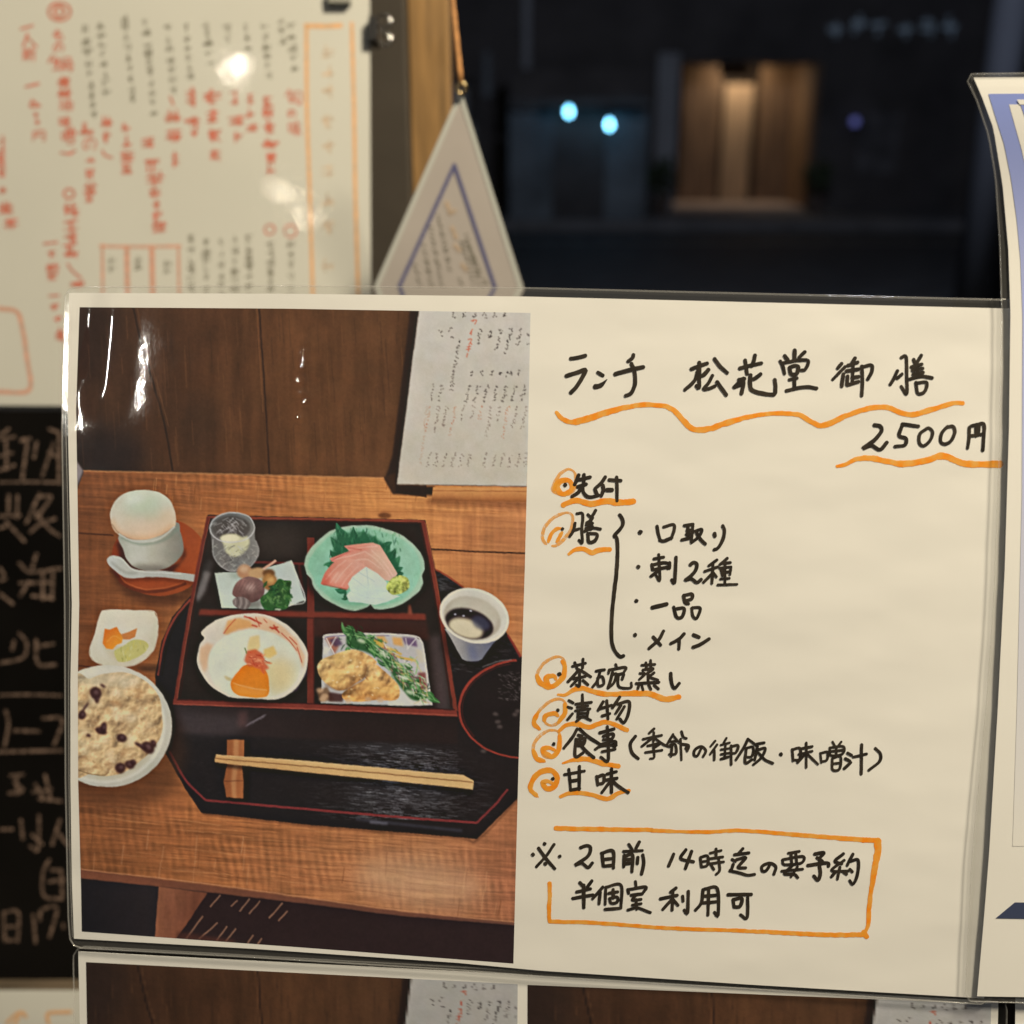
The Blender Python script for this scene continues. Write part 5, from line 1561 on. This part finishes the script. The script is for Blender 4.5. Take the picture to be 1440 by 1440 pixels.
writing('handwritten_course', [
    (BD('485,160 462,220 432,282 ; 470,225 632,187 ; 552,155 547,300 ; 470,312 582,277 ; 512,320 480,380 400,433 ; 535,310 545,380 590,430 650,440 732,418 ; 822,185 770,260 690,335 ; 790,290 797,350 770,425 ; 690,340 712,395 735,420 ; 870,222 1020,232 ; 965,185 970,300 970,487'), 5.2),
    (BD('842,350 908,350'), 6.2)], 64, [(BD('315,285')[0][0], 3.0)])
writing('handwritten_course', [
    (BD('460,650 535,657 525,850 530,1022 488,985 ; 440,770 420,860 370,940 ; 430,862 490,840 ; 700,605 670,660 640,692 ; 600,660 640,700 ; 585,765 640,732 662,700 ; 580,792 662,772 ; 640,700 640,850 ; 560,872 660,832 762,845 ; 600,900 615,1010 692,990 717,912 620,900 ; 575,832 662,812'), 4.6)], 65, [(BD('280,843')[0][0], 2.4)])
writing('handwritten_brace', [(BE('140,92 165,130 170,180 140,230 90,285 115,310 122,450 110,640 85,850 68,1050 65,1220 80,1310 115,1370 150,1397 177,1388'), 5.2)], 66)
writing('handwritten_dish', [
    (BE('485,195 495,260 512,318 ; 545,203 635,180 642,230 615,312 ; 510,325 550,332 622,300'), 5.0),
    (BE('735,190 817,178 ; 770,195 765,310 ; 815,185 800,340 ; 760,235 812,230 ; 755,270 807,265 ; 713,322 782,305 ; 830,245 897,225 870,290 800,347 ; 850,260 890,320 930,360'), 4.8),
    (BE('1015,262 1018,288'), 5.6), (BE('1090,190 1107,240 1090,320 1050,390 1010,412'), 5.2)], 67, [(BE('330,250')[0][0], 3.4)])
writing('handwritten_dish', [
    (BE('455,497 547,480 ; 500,455 510,690 475,648 ; 437,547 445,598 ; 440,552 540,532 592,545 582,585 ; 450,597 592,570 ; 490,612 428,657 ; 600,530 600,582'), 4.6),
    (BE('660,480 655,590 645,717 620,688 ; 790,552 820,530 852,545 840,600 800,650 745,692 800,680 850,712 892,685'), 5.2),
    (BE('1037,505 960,560 ; 922,612 1042,570 ; 1000,540 990,722 ; 990,632 913,712 ; 1000,620 1032,662 ; 1132,490 1062,550 ; 1070,540 1162,530 ; 1060,582 1167,570 ; 1075,590 1087,652 ; 1165,575 1155,642 ; 1080,622 1152,615 ; 1110,520 1110,722 ; 1068,682 1152,675 ; 1043,736 1222,730'), 4.2)], 68, [(BE('312,570')[0][0], 3.0)])
writing('handwritten_dish', [
    (BE('440,945 575,912'), 6.0),
    (BE('728,835 745,900 775,910 ; 730,832 805,820 805,862 750,882 ; 638,940 665,1032 715,1030 732,952 650,957 ; 803,950 815,1022 850,1042 882,950 810,945'), 4.8)], 69, [(BE('295,882')[0][0], 2.9)])
writing('handwritten_dish', [
    (BE('545,1160 500,1240 410,1322 ; 450,1215 517,1290 ; 735,1185 690,1232 610,1277 ; 690,1245 685,1327'), 5.0),
    (BE('820,1195 872,1217'), 5.4), (BE('815,1310 880,1285 965,1232'), 5.4)], 70, [(BE('283,1197')[0][0], 2.9)])
writing('handwritten_course', [
    (BF('390,102 502,75 ; 410,70 430,122 ; 480,40 475,117 ; 445,128 402,180 352,232 ; 460,135 545,190 ; 400,207 502,185 ; 450,150 450,267 422,258 ; 425,220 380,267 ; 480,220 522,257'), 4.4),
    (BF('590,142 662,130 ; 625,140 602,220 560,277 ; 602,200 642,190 655,250 610,267 602,215 ; 755,85 765,117 ; 700,135 695,162 ; 700,132 837,110 825,152 ; 730,150 712,220 690,282 ; 725,175 762,165 740,240 690,287 ; 775,170 822,165 810,212 ; 780,170 775,250 800,282 882,282 887,240'), 4.3),
    (BF('975,92 1087,85 ; 1010,70 1015,117 ; 1050,50 1050,117 ; 985,132 1072,120 1020,162 ; 1030,150 1030,222 ; 960,160 1002,165 955,212 ; 1080,155 1045,190 1112,217 ; 928,246 1122,235 ; 950,265 943,292 ; 975,255 987,302 ; 1035,260 1052,297 ; 1080,260 1117,292'), 4.2),
    (BF('1220,160 1225,230 1250,287 1292,245'), 5.4)], 71, [(BF('280,167')[0][0], 3.1)])
writing('handwritten_course', [
    (BF('360,390 397,410 ; 350,445 387,455 ; 348,552 392,500 ; 418,422 552,405 ; 475,340 475,462 ; 430,447 522,435 ; 415,477 540,460 ; 440,475 435,535 ; 440,472 517,465 515,532 ; 445,502 512,497 ; 440,532 517,527 ; 455,540 423,567 ; 500,535 547,557'), 4.2),
    (BF('650,400 608,472 ; 615,462 722,430 ; 680,390 690,547 ; 640,522 707,500 ; 790,360 728,452 ; 770,422 867,400 862,500 825,577 790,545 ; 800,430 755,500 ; 830,440 765,547'), 4.6)], 72, [(BF('267,472')[0][0], 2.6)])
writing('handwritten_course', [
    (BF('430,630 390,700 318,792 ; 450,630 530,700 642,772 ; 438,682 472,690 ; 420,722 492,710 480,762 420,772 ; 420,715 415,862 482,830 ; 430,747 487,740 ; 470,780 522,832 572,872'), 4.8),
    (BF('620,662 742,630 ; 685,610 692,892 630,868 ; 650,692 732,670 722,712 650,722 ; 583,802 640,772 762,767 ; 640,757 752,735 747,792 ; 640,822 752,800'), 4.6)], 73, [(BF('233,757')[0][0], 2.6), (BF('742,768')[0][0], 3.6)])
writing('handwritten_note', [
    (BG('90,95 65,130 64,160 76,190 105,215'), 4.6),
    (BG('190,55 162,80 ; 130,112 230,90 ; 188,75 185,127 ; 180,105 123,150 ; 190,105 240,140 272,152 ; 155,147 217,135 190,157 ; 143,182 232,170 ; 185,150 190,207 168,215'), 3.9),
    (BG('290,85 258,140 ; 290,90 322,130 ; 278,125 312,120 ; 275,142 302,140 305,187 270,192 ; 285,140 280,202 ; 335,70 345,100 362,107 ; 330,110 335,222 ; 335,137 372,145 365,175'), 4.0),
    (BG('440,160 420,200 402,195 407,167 440,150 465,172 450,205'), 4.4),
    (BG('515,120 490,150 ; 525,140 488,192 ; 510,170 510,222 ; 575,105 560,132 ; 545,142 592,130 ; 570,135 565,207 ; 545,167 592,160 ; 545,192 592,185 ; 545,217 587,205 ; 600,145 600,247 ; 600,150 637,145 625,182 605,187'), 3.8),
    (BG('690,110 665,160 625,222 ; 695,115 742,150 ; 685,157 717,155 710,202 675,207 ; 680,160 675,237 712,220 ; 735,137 777,130 ; 740,150 725,222 ; 745,167 782,160 760,210 718,247 ; 745,185 780,220 822,240'), 4.1),
    (BG('925,165 930,227 ; 925,167 967,160 965,217 930,222 ; 960,192 1032,175 ; 975,162 1032,150 ; 1000,130 1000,262 ; 1000,185 953,237 ; 1005,190 1062,245'), 4.1),
    (BG('1075,185 1080,237 ; 1075,187 1112,180 1110,222 1080,232 ; 1140,125 1152,147 ; 1187,125 1170,147 ; 1125,157 1197,150 1192,190 1130,197 1125,160 ; 1160,150 1160,192 ; 1130,177 1192,170 ; 1140,212 1182,205 1177,270 1140,272 1140,212 ; 1145,242 1177,238'), 3.7),
    (BG('1220,185 1242,197 ; 1208,215 1232,227 ; 1203,267 1237,235 ; 1250,207 1322,190 ; 1295,140 1293,297'), 4.6),
    (BG('1368,160 1395,190 1390,230 1333,277'), 4.8)], 74, [(BG('865,192')[0][0], 2.9), (BG('365,160')[0][0], 3.8)])
writing('handwritten_course', [
    (BF('323,1016 492,985 ; 360,970 375,1142 ; 450,945 447,1142 ; 370,1072 442,1060 ; 375,1147 452,1132'), 4.8),
    (BF('595,1030 605,1102 ; 600,1037 652,1020 652,1082 605,1097 ; 680,1012 762,990 ; 670,1062 767,1045 ; 720,965 720,1167 ; 710,1072 638,1167 ; 730,1072 790,1122 862,1167'), 4.8)], 75, [(BF('225,1050')[0][0], 2.6)])
writing('handwritten_reservation', [
    (BH('100,245 160,330 232,412 ; 227,215 160,310 83,397'), 4.8),
    (BH('440,242 490,225 522,242 500,310 398,382 450,367 500,402 537,365 ; 615,290 625,392 ; 610,287 702,270 707,407 ; 630,337 692,330 ; 630,392 702,385'), 4.8),
    (BH('830,215 857,252 ; 917,195 890,247 ; 788,272 942,265 ; 795,300 790,397 ; 800,312 862,300 857,437 ; 800,342 852,335 ; 800,372 852,365 ; 905,320 900,372 ; 945,300 952,370 935,457'), 4.8),
    (BI('120,222 88,297 ; 195,195 165,250 242,270 ; 230,205 192,312'), 5.2),
    (BI('283,245 290,302 ; 285,242 327,235 327,290 290,302 ; 290,270 322,265 ; 343,217 412,200 ; 380,190 380,247 ; 333,252 422,240 ; 338,282 427,270 ; 395,245 402,320 380,347 ; 350,290 367,317'), 4.2),
    (BI('545,188 510,227 ; 493,227 582,215 ; 505,257 562,245 515,302 562,307 ; 478,255 500,268 ; 485,285 475,318 463,325 520,337 575,352 617,347'), 4.8),
    (BI('715,280 690,322 665,327 663,297 710,278 747,300 735,347'), 5.0),
    (BI('823,217 892,205 ; 788,257 912,237 902,277 800,287 788,257 ; 840,220 845,287 ; 870,215 875,282 ; 850,290 800,342 860,347 882,367 ; 783,327 912,315 ; 880,300 840,362'), 4.4),
    (BI('985,222 1042,215 1010,252 ; 1000,245 1032,267 ; 943,292 1062,277 1070,297 ; 1010,277 1020,342 1005,382 980,357'), 5.0),
    (BI('1162,220 1110,265 1152,282 ; 1167,260 1090,322 1192,327 ; 1140,302 1125,377 ; 1110,335 1088,362 ; 1160,332 1182,347 ; 1220,222 1185,292 ; 1205,267 1252,260 1247,350 1220,407 1200,385 ; 1200,315 1217,332'), 4.6)], 76,
    [(BH('150,210')[0][0], 2.7), (BH('55,298')[0][0], 2.9), (BH('272,312')[0][0], 2.6), (BH('155,372')[0][0], 2.9)])
writing('handwritten_reservation', [
    (BH('435,525 467,562 ; 532,510 495,562 ; 408,602 522,575 ; 378,652 542,625 ; 465,545 468,727'), 5.2),
    (BH('622,560 538,657 ; 600,602 590,697 ; 645,567 640,702 ; 645,562 767,545 767,732 ; 670,612 742,600 ; 705,580 705,652 ; 675,652 690,692 737,682 737,642 680,652 ; 638,742 762,732'), 4.6),
    (BH('885,515 890,552 ; 823,580 830,612 ; 825,582 967,560 950,602 ; 850,627 942,615 ; 895,620 860,667 932,660 ; 890,660 895,742 ; 860,707 932,695 ; 823,747 900,730 1007,767'), 4.6),
    (BI('135,430 100,457 ; 38,497 142,475 ; 115,450 110,567 ; 110,500 53,562 ; 115,500 147,537 ; 175,480 178,512 ; 210,450 205,582 185,565 ; 300,440 290,520 253,567 ; 310,437 387,435 392,597 370,580 ; 300,482 382,475 ; 300,522 382,515 ; 335,440 330,597 ; 453,472 597,470 ; 485,500 490,542 ; 485,502 537,495 527,542 490,547 ; 575,470 570,612 530,595'), 5.0)], 77)


def marker(name, items, seed, material='orange', lift=0.00006):
    k = Ink(tp, lift, seed)
    for strokes, w, tp_ in items:
        for s in strokes:
            k.stroke(s, w, tp_, 0.10)
    return k.build(name, M[material], mc)


title_wave = BA('90,720 150,785 250,818 400,785 600,718 800,668 950,643 1150,650 1250,680 1330,750 1400,830')[0] + BB('150,870 220,897 350,885 500,832 700,775 900,737 1100,730 1250,745 1350,800')[0] + BC('60,608 130,595 250,540 400,490 500,475 580,485 650,515 720,530 800,515 950,470 1040,445 1100,447')[0]
marker('orange_underline', [([title_wave], 7.8, (0.7, 1.25, 0.95, 0.9, 1.0, 1.15, 0.8, 0.85, 1.1, 0.9, 0.95, 1.05, 0.8))], 80)
marker('orange_underline', [(BC('190,903 250,890 330,852 440,845 550,868 650,884 800,870 920,832 980,832 1050,862 1130,885 1250,888 1372,885'), 8.8, (0.5, 0.9, 1.0, 1.0, 1.1, 1.1))], 81)
marker('orange_underline', [(BD('285,545 350,512 430,485 520,497 620,525 700,520 820,490 950,508 1060,508 1180,495'), 9.0, (0.8, 0.95, 1.0, 0.95, 1.05, 1.0, 0.9))], 82)
marker('orange_underline', [(BD('358,1165 430,1112 530,1095 600,1120 660,1145 740,1112 880,1102'), 7.2, (0.6, 0.9, 1.0, 1.1, 0.9))], 83)
marker('orange_underline', [(BF('268,342 330,343 400,302 470,287 560,312 660,335 800,335 950,330 1050,337 1180,380 1290,360'), 7.4, (0.5, 1.0, 1.0, 1.0, 1.05, 1.2, 1.0))], 84)
marker('orange_underline', [(BF('278,648 340,597 430,590 530,615 600,592 660,572 740,590 850,640'), 7.0, (0.7, 1.1, 1.0, 0.9, 1.0))], 85)
marker('orange_underline', [(BF('308,920 400,892 520,885 640,920 780,945'), 7.4, (0.4, 1.0, 1.0, 0.9))], 86)
marker('orange_underline', [(BF('288,1203 350,1177 430,1170 550,1185 680,1220 780,1172 870,1150'), 6.8, (0.7, 1.0, 0.9, 1.0, 0.7))], 87)
box_top = BH('240,85 600,93 1000,98')[0] + BI('0,78 300,88 500,78 650,86 900,106 1200,130 1370,140')[0]
box_bot = BH('190,840 500,848 900,876')[0] + BI('0,672 200,682 500,692 800,706 1100,720 1290,715')[0]
marker('orange_box', [([box_top], 6.4, (1.1, 1.0, 0.8, 0.9, 1.0, 1.2)), (BI('1372,140 1370,220 1350,330 1332,450 1318,560 1315,650 1302,690'), 8.8, (1.1, 1.1, 0.9, 0.7, 0.8, 0.6)), ([box_bot], 6.0, (1.0, 0.9, 1.0, 1.2)), (BH('190,530 190,650 185,760 190,838'), 6.2, (1.0, 1.0, 0.9)), (BI('1285,700 1305,730'), 7, None)], 88)
circ = [
    (BD('300,420 220,400 150,360 170,270 240,150 340,85 420,120 440,200 430,290 400,370 290,420'), BD('175,350 200,270 280,225 360,235 400,290 380,360 290,400 235,370 215,310 260,250 330,240'), 5.5),
    (BD('60,1030 20,950 50,820 150,710 300,640 390,660 400,750 370,870 280,980 200,1050 150,1060'), BD('100,1010 130,920 200,850 260,835 ; 275,890 240,950 205,1010'), 4.2),
    (BF('190,290 110,240 85,180 140,80 230,25 300,30 325,100 310,190 260,250 190,265 180,200 230,190'), BF('190,285 120,240 90,180 ; 305,60 325,110 305,200 250,255 195,270 170,200 230,180 250,210'), 6.0),
    (BF('110,630 65,560 120,460 210,390 290,380 330,420 320,510 260,580 200,600 150,560 180,510 250,505'), BF('110,630 65,575 100,490 ; 325,420 325,500 270,575 ; 150,560 170,515 240,500 270,520'), 5.2),
    (BF('150,905 80,880 55,800 90,710 180,645 260,650 285,720 270,810 220,870 150,860 130,810 180,790'), BF('150,900 90,880 60,810 ; 280,690 275,800 225,865 190,850 150,830 140,800 190,790 240,810'), 5.4),
    (BF('90,1200 30,1140 70,1030 150,975 230,985 260,1050 230,1120 170,1140 140,1090'), BF('85,1190 35,1140 70,1040 130,990 220,985 262,1050 235,1115 175,1135 140,1085 180,1070 220,1090'), 6.2)]
for i, (thin, thick, w_) in enumerate(circ):
    k = Ink(tp, 0.00003, 90 + i)
    for s in thin:
        k.stroke(s, 3.6, None, 0.15)
        k.stroke([(x + 1.8, y + 0.8) for x, y in s], 2.6, None, 0.2)
    o = k.build('orange_bullet', M['orange_thin'], mc)
    marker('orange_bullet', [(thick, w_ * 1.35, (0.7, 1.0, 0.9, 1.0, 0.6))], 100 + i)

# laminating film of the main card, with the wrinkles that catch the lamps
FL = [(91, 404), (87, 600), (91, 850), (92, 1100), (96, 1290), (98, 1333)]
FR = [(1440, 422), (1434, 700), (1420, 1050), (1396, 1412)]
FT = [(91, 404), (400, 402), (740, 405), (1060, 413), (1440, 422)]
FB = [(98, 1333), (352, 1346), (643, 1364), (760, 1373), (1060, 1391), (1396, 1412)]
FLr, FRr = rounded(16, FL, FR)
FTr = [FLr[0]] + FT[1:-1] + [FRr[0]]
FBr = [FLr[-1]] + FB[1:-1] + [FRr[-1]]


def film_main(px, py):
    px = np.asarray(px, float); py = np.asarray(py, float)
    h = tp(px, py) - 0.00055
    # buckled strip along the left edge, strongest near the top
    e = np.exp(-((px - 130) / 48.0) ** 2) * np.exp(-np.clip(py - 545, 0, None) ** 2 / 40.0 ** 2)
    h = h + e * 0.0006 * np.sin((px - 104 + 0.10 * (py - 430)) / 13.0) 
    # pinched dent at the end of the buckle
    h = h - 0.00035 * np.exp(-(((px - 122) / 20.0) ** 2 + ((py - 556) / 18.0) ** 2))
    # trapped bubbles in the film over the photograph
    for (bx, by, r, a) in ((431, 482, 4, .10), (428, 494, 4, .12), (432, 505, 4, .10), (429, 517, 5, .12), (424, 535, 7, .10), (432, 556, 6, .16), (430, 565, 5, .12), (424, 587, 5, .14), (420, 548, 9, .06), (427, 598, 6, .07), (432, 474, 3, .08)):
        h = h - 0.0024 * a * np.exp(-(((px - bx) / r) ** 2 + ((py - by) / r) ** 2))
    win = np.exp(-(((px - 428 - 0.03 * (530 - py)) / 9.0) ** 2 + ((py - 530) / 62.0) ** 2))
    h = h + 0.0007 * win * (fbm(px, py, 9.0, 2, 91) - 0.5)
    h = h + 0.00006 * np.sin(px / 31.0 + py / 57.0) + 0.00005 * np.sin(py / 23.0 - px / 71.0)
    return h


us = np.r_[np.linspace(0, 0.30, 200, endpoint=False), np.linspace(0.30, 1, 70)]
vs = np.r_[np.linspace(0, 0.25, 130, endpoint=False), np.linspace(0.25, 0.98, 110, endpoint=False), np.linspace(0.98, 1, 10)]
sheet('laminate_film', coons(FLr, FRr, FTr, FBr, us, vs), film_main, M['film'], mc)
sheet('back_film', coons(FLr, FRr, FTr, FBr, np.linspace(0, 1, 40), np.linspace(0, 1, 60)), lambda px, py: tp(px, py) + 0.0005, M['back_film'], mc)
edge_bead('sealed_edge', FLr, FRr, FTr, FBr, lambda px, py: tp(px, py) - 0.0004, 0.00030, mc)
# inner weld line beside the paper
wl = lerp_curve([(94, 420), (92, 560), (93, 620), (95.5, 720), (98, 850), (96.5, 960), (97, 1100), (99, 1240), (102, 1318)], np.linspace(0, 1, 80))
tube('weld_line', at(wl[:, 0], wl[:, 1], tp(wl[:, 0], wl[:, 1]) - 0.0006), 0.00016, M['bead'], mc)

# ---- lower card with two photographs
lt = lambda px, py: card_t(px, py) + 0.0012
lc = thing('twin_photo_card', 'laminated card with two meal photos tucked below the lunch card', 'menu card', at(750, 2250, 0.37))
PLl = [(110, 1338), (118, 1700), (130, 2250)]; PRl = [(1404, 1408), (1396, 1750), (1380, 2290)]
PTl = [(110, 1338), (254, 1346), (546, 1361), (760, 1372), (1060, 1390), (1404, 1408)]; PBl = [(130, 2250), (700, 2270), (1380, 2290)]
sheet('paper', coons(PLl, PRl, PTl, PBl, np.linspace(0, 1, 40), np.linspace(0, 1, 20)), lt, M['paper'], lc, 0.0002)
for (tl, tr, bl, br) in (((121, 1353), (728, 1384), (136, 2230), (722, 2250)), ((742, 1385), (1394, 1412), (740, 2252), (1370, 2272))):
    us = np.linspace(0, 1, 200); vs = np.linspace(0, 1, 230) ** 1.5
    g = coons([tl, bl], [tr, br], [tl, tr], [bl, br], us, vs)
    U, V = np.meshgrid(us, vs)
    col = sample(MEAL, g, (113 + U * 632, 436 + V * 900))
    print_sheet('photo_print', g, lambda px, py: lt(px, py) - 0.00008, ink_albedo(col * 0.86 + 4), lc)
FLl, FRl = rounded(16, [(103, 1331), (110, 1700), (120, 2262)], [(1416, 1400), (1408, 1750), (1392, 2302)])
FTl = [FLl[0], (303, 1341), (459, 1350), (760, 1366), FRl[0]]
FBl = [FLl[-1], (700, 2282), FRl[-1]]
sheet('laminate_film', coons(FLl, FRl, FTl, FBl, np.linspace(0, 1, 60), np.linspace(0, 1, 60)), lambda px, py: lt(px, py) - 0.0005 + 0.00006 * np.sin(px / 31.0 + py / 47.0), M['film'], lc)
edge_bead('sealed_edge', FLl, FRl, FTl, FBl, lambda px, py: lt(px, py) - 0.0004, 0.00028, lc)

# ---- right-hand card with the blue border
rt = lambda px, py: card_t(px, py) - 0.0014 - 0.004 * np.exp(-((np.asarray(py, float) - 105) / 160.0) ** 2)
rc_ = thing('blue_border_card', 'laminated card with blue stepped border curling over the lunch card', 'menu card', at(1700, 1400, 0.34))
RL_ = [(1369, 109), (1380, 134), (1397, 180), (1410, 260), (1418, 350), (1421, 440), (1419, 600), (1413, 800), (1403, 1000), (1391, 1200), (1383, 1300), (1374, 1401)]
RR_ = [(1960, 104), (1975, 440), (1950, 1000), (1930, 1412)]
RT_ = [(1369, 109), (1640, 107), (1960, 104)]; RB_ = [(1374, 1401), (1640, 1406), (1930, 1412)]
g = coons(RL_, RR_, RT_, RB_, np.linspace(0, 1, 60), np.linspace(0, 1, 90))
sheet('paper', g, rt, M['paper'], rc_, 0.0002)
us = np.linspace(0, 1, 40); vs = np.linspace(0, 1, 90)
g = coons([(1390, 132), (1397, 155), (1412, 202), (1422, 252), (1430, 310), (1435, 365), (1438, 447), (1437, 700), (1430, 1000), (1424, 1190)], [(1930, 128), (1940, 440), (1925, 1000), (1915, 1190)], [(1390, 132), (1930, 128)], [(1424, 1190), (1915, 1190)], us, vs)
s = np.clip((g[..., 1] - 130) / 420, 0, 1)[..., None]
s2_ = np.clip((g[..., 1] - 550) / 640, 0, 1)[..., None]
colb = lin((132, 142, 186)) * (1 - s) + lin((186, 184, 196)) * s
colb = colb * (1 - s2_) * (0.66 / 0.79) + PAPER_SEEN * s2_
print_sheet('blue_print', g, lambda px, py: rt(px, py) - 0.00008, np.clip(colb / PAPER_SEEN * 0.79, 0, .8), rc_)
g = coons([(1419, 147), (1426, 172), (1440, 222), (1450, 300), (1455, 450), (1450, 1180)], [(1900, 144), (1910, 440), (1890, 1180)], [(1419, 147), (1900, 144)], [(1450, 1180), (1890, 1180)], np.linspace(0, 1, 20), np.linspace(0, 1, 50))
sheet('cream_step', g, lambda px, py: rt(px, py) - 0.00014, M['paper'], rc_)
g = coons([(1435, 147.5), (1444, 172), (1456, 222), (1466, 300), (1470, 450), (1462, 1170)], [(1880, 150), (1890, 440), (1870, 1170)], [(1435, 147.5), (1880, 150)], [(1462, 1170), (1870, 1170)], np.linspace(0, 1, 20), np.linspace(0, 1, 50))
pbm = mat('blue_band', tuple(np.clip(lin((140, 148, 192)) / PAPER_SEEN * 0.6, 0, .8)), 0.55)
sheet('blue_step', g, lambda px, py: rt(px, py) - 0.0002, pbm, rc_)
g = coons([(1430, 140), (1434, 147)], [(1890, 137), (1890, 144)], [(1430, 140), (1890, 137)], [(1434, 147), (1890, 144)], np.linspace(0, 1, 12), np.linspace(0, 1, 3))
sheet('cream_step', g, lambda px, py: rt(px, py) - 0.00026, M['paper'], rc_)
g = coons([(1427, 1269), (1400, 1291.5)], [(1800, 1272), (1800, 1298)], [(1427, 1269), (1800, 1272)], [(1400, 1291.5), (1800, 1298)], np.linspace(0, 1, 12), np.linspace(0, 1, 4))
sheet('navy_print', g, lambda px, py: rt(px, py) - 0.0001, mat('navy_ink', (0.035, 0.05, 0.12), 0.55), rc_)
FLc, FRc = rounded(7, [(1359, 104), (1373, 140), (1390, 190), (1400, 250), (1406, 340), (1409, 440), (1405, 640), (1397, 850), (1386, 1000), (1367, 1200), (1357, 1408)], [(1975, 96), (1990, 440), (1965, 1000), (1945, 1422)])
FTc = [FLc[0], (1640, 100), FRc[0]]; FBc = [FLc[-1], (1640, 1416), FRc[-1]]
sheet('laminate_film', coons(FLc, FRc, FTc, FBc, np.linspace(0, 1, 60), np.linspace(0, 1, 80)), lambda px, py: rt(px, py) - 0.0005, M['film'], rc_)
sheet('back_film', coons(FLc, FRc, FTc, FBc, np.linspace(0, 1, 40), np.linspace(0, 1, 60)), lambda px, py: rt(px, py) + 0.0005, M['back_film'], rc_)
edge_bead('sealed_edge', FLc, FRc, FTc, FBc, lambda px, py: rt(px, py) - 0.0004, 0.00024, rc_)

# ---- cream card at the lower right
ct = lambda px, py: card_t(px, py) + 0.0015
cc_ = thing('cream_card', 'plain cream card below the blue border card', 'menu card', at(1700, 2200, 0.37))
sheet('paper', coons([(1428, 1404), (1420, 2200)], [(2300, 1440), (2280, 2230)], [(1428, 1404), (2300, 1440)], [(1420, 2200), (2280, 2230)], np.linspace(0, 1, 10), np.linspace(0, 1, 10)), ct, M['paper'], cc_, 0.0002)
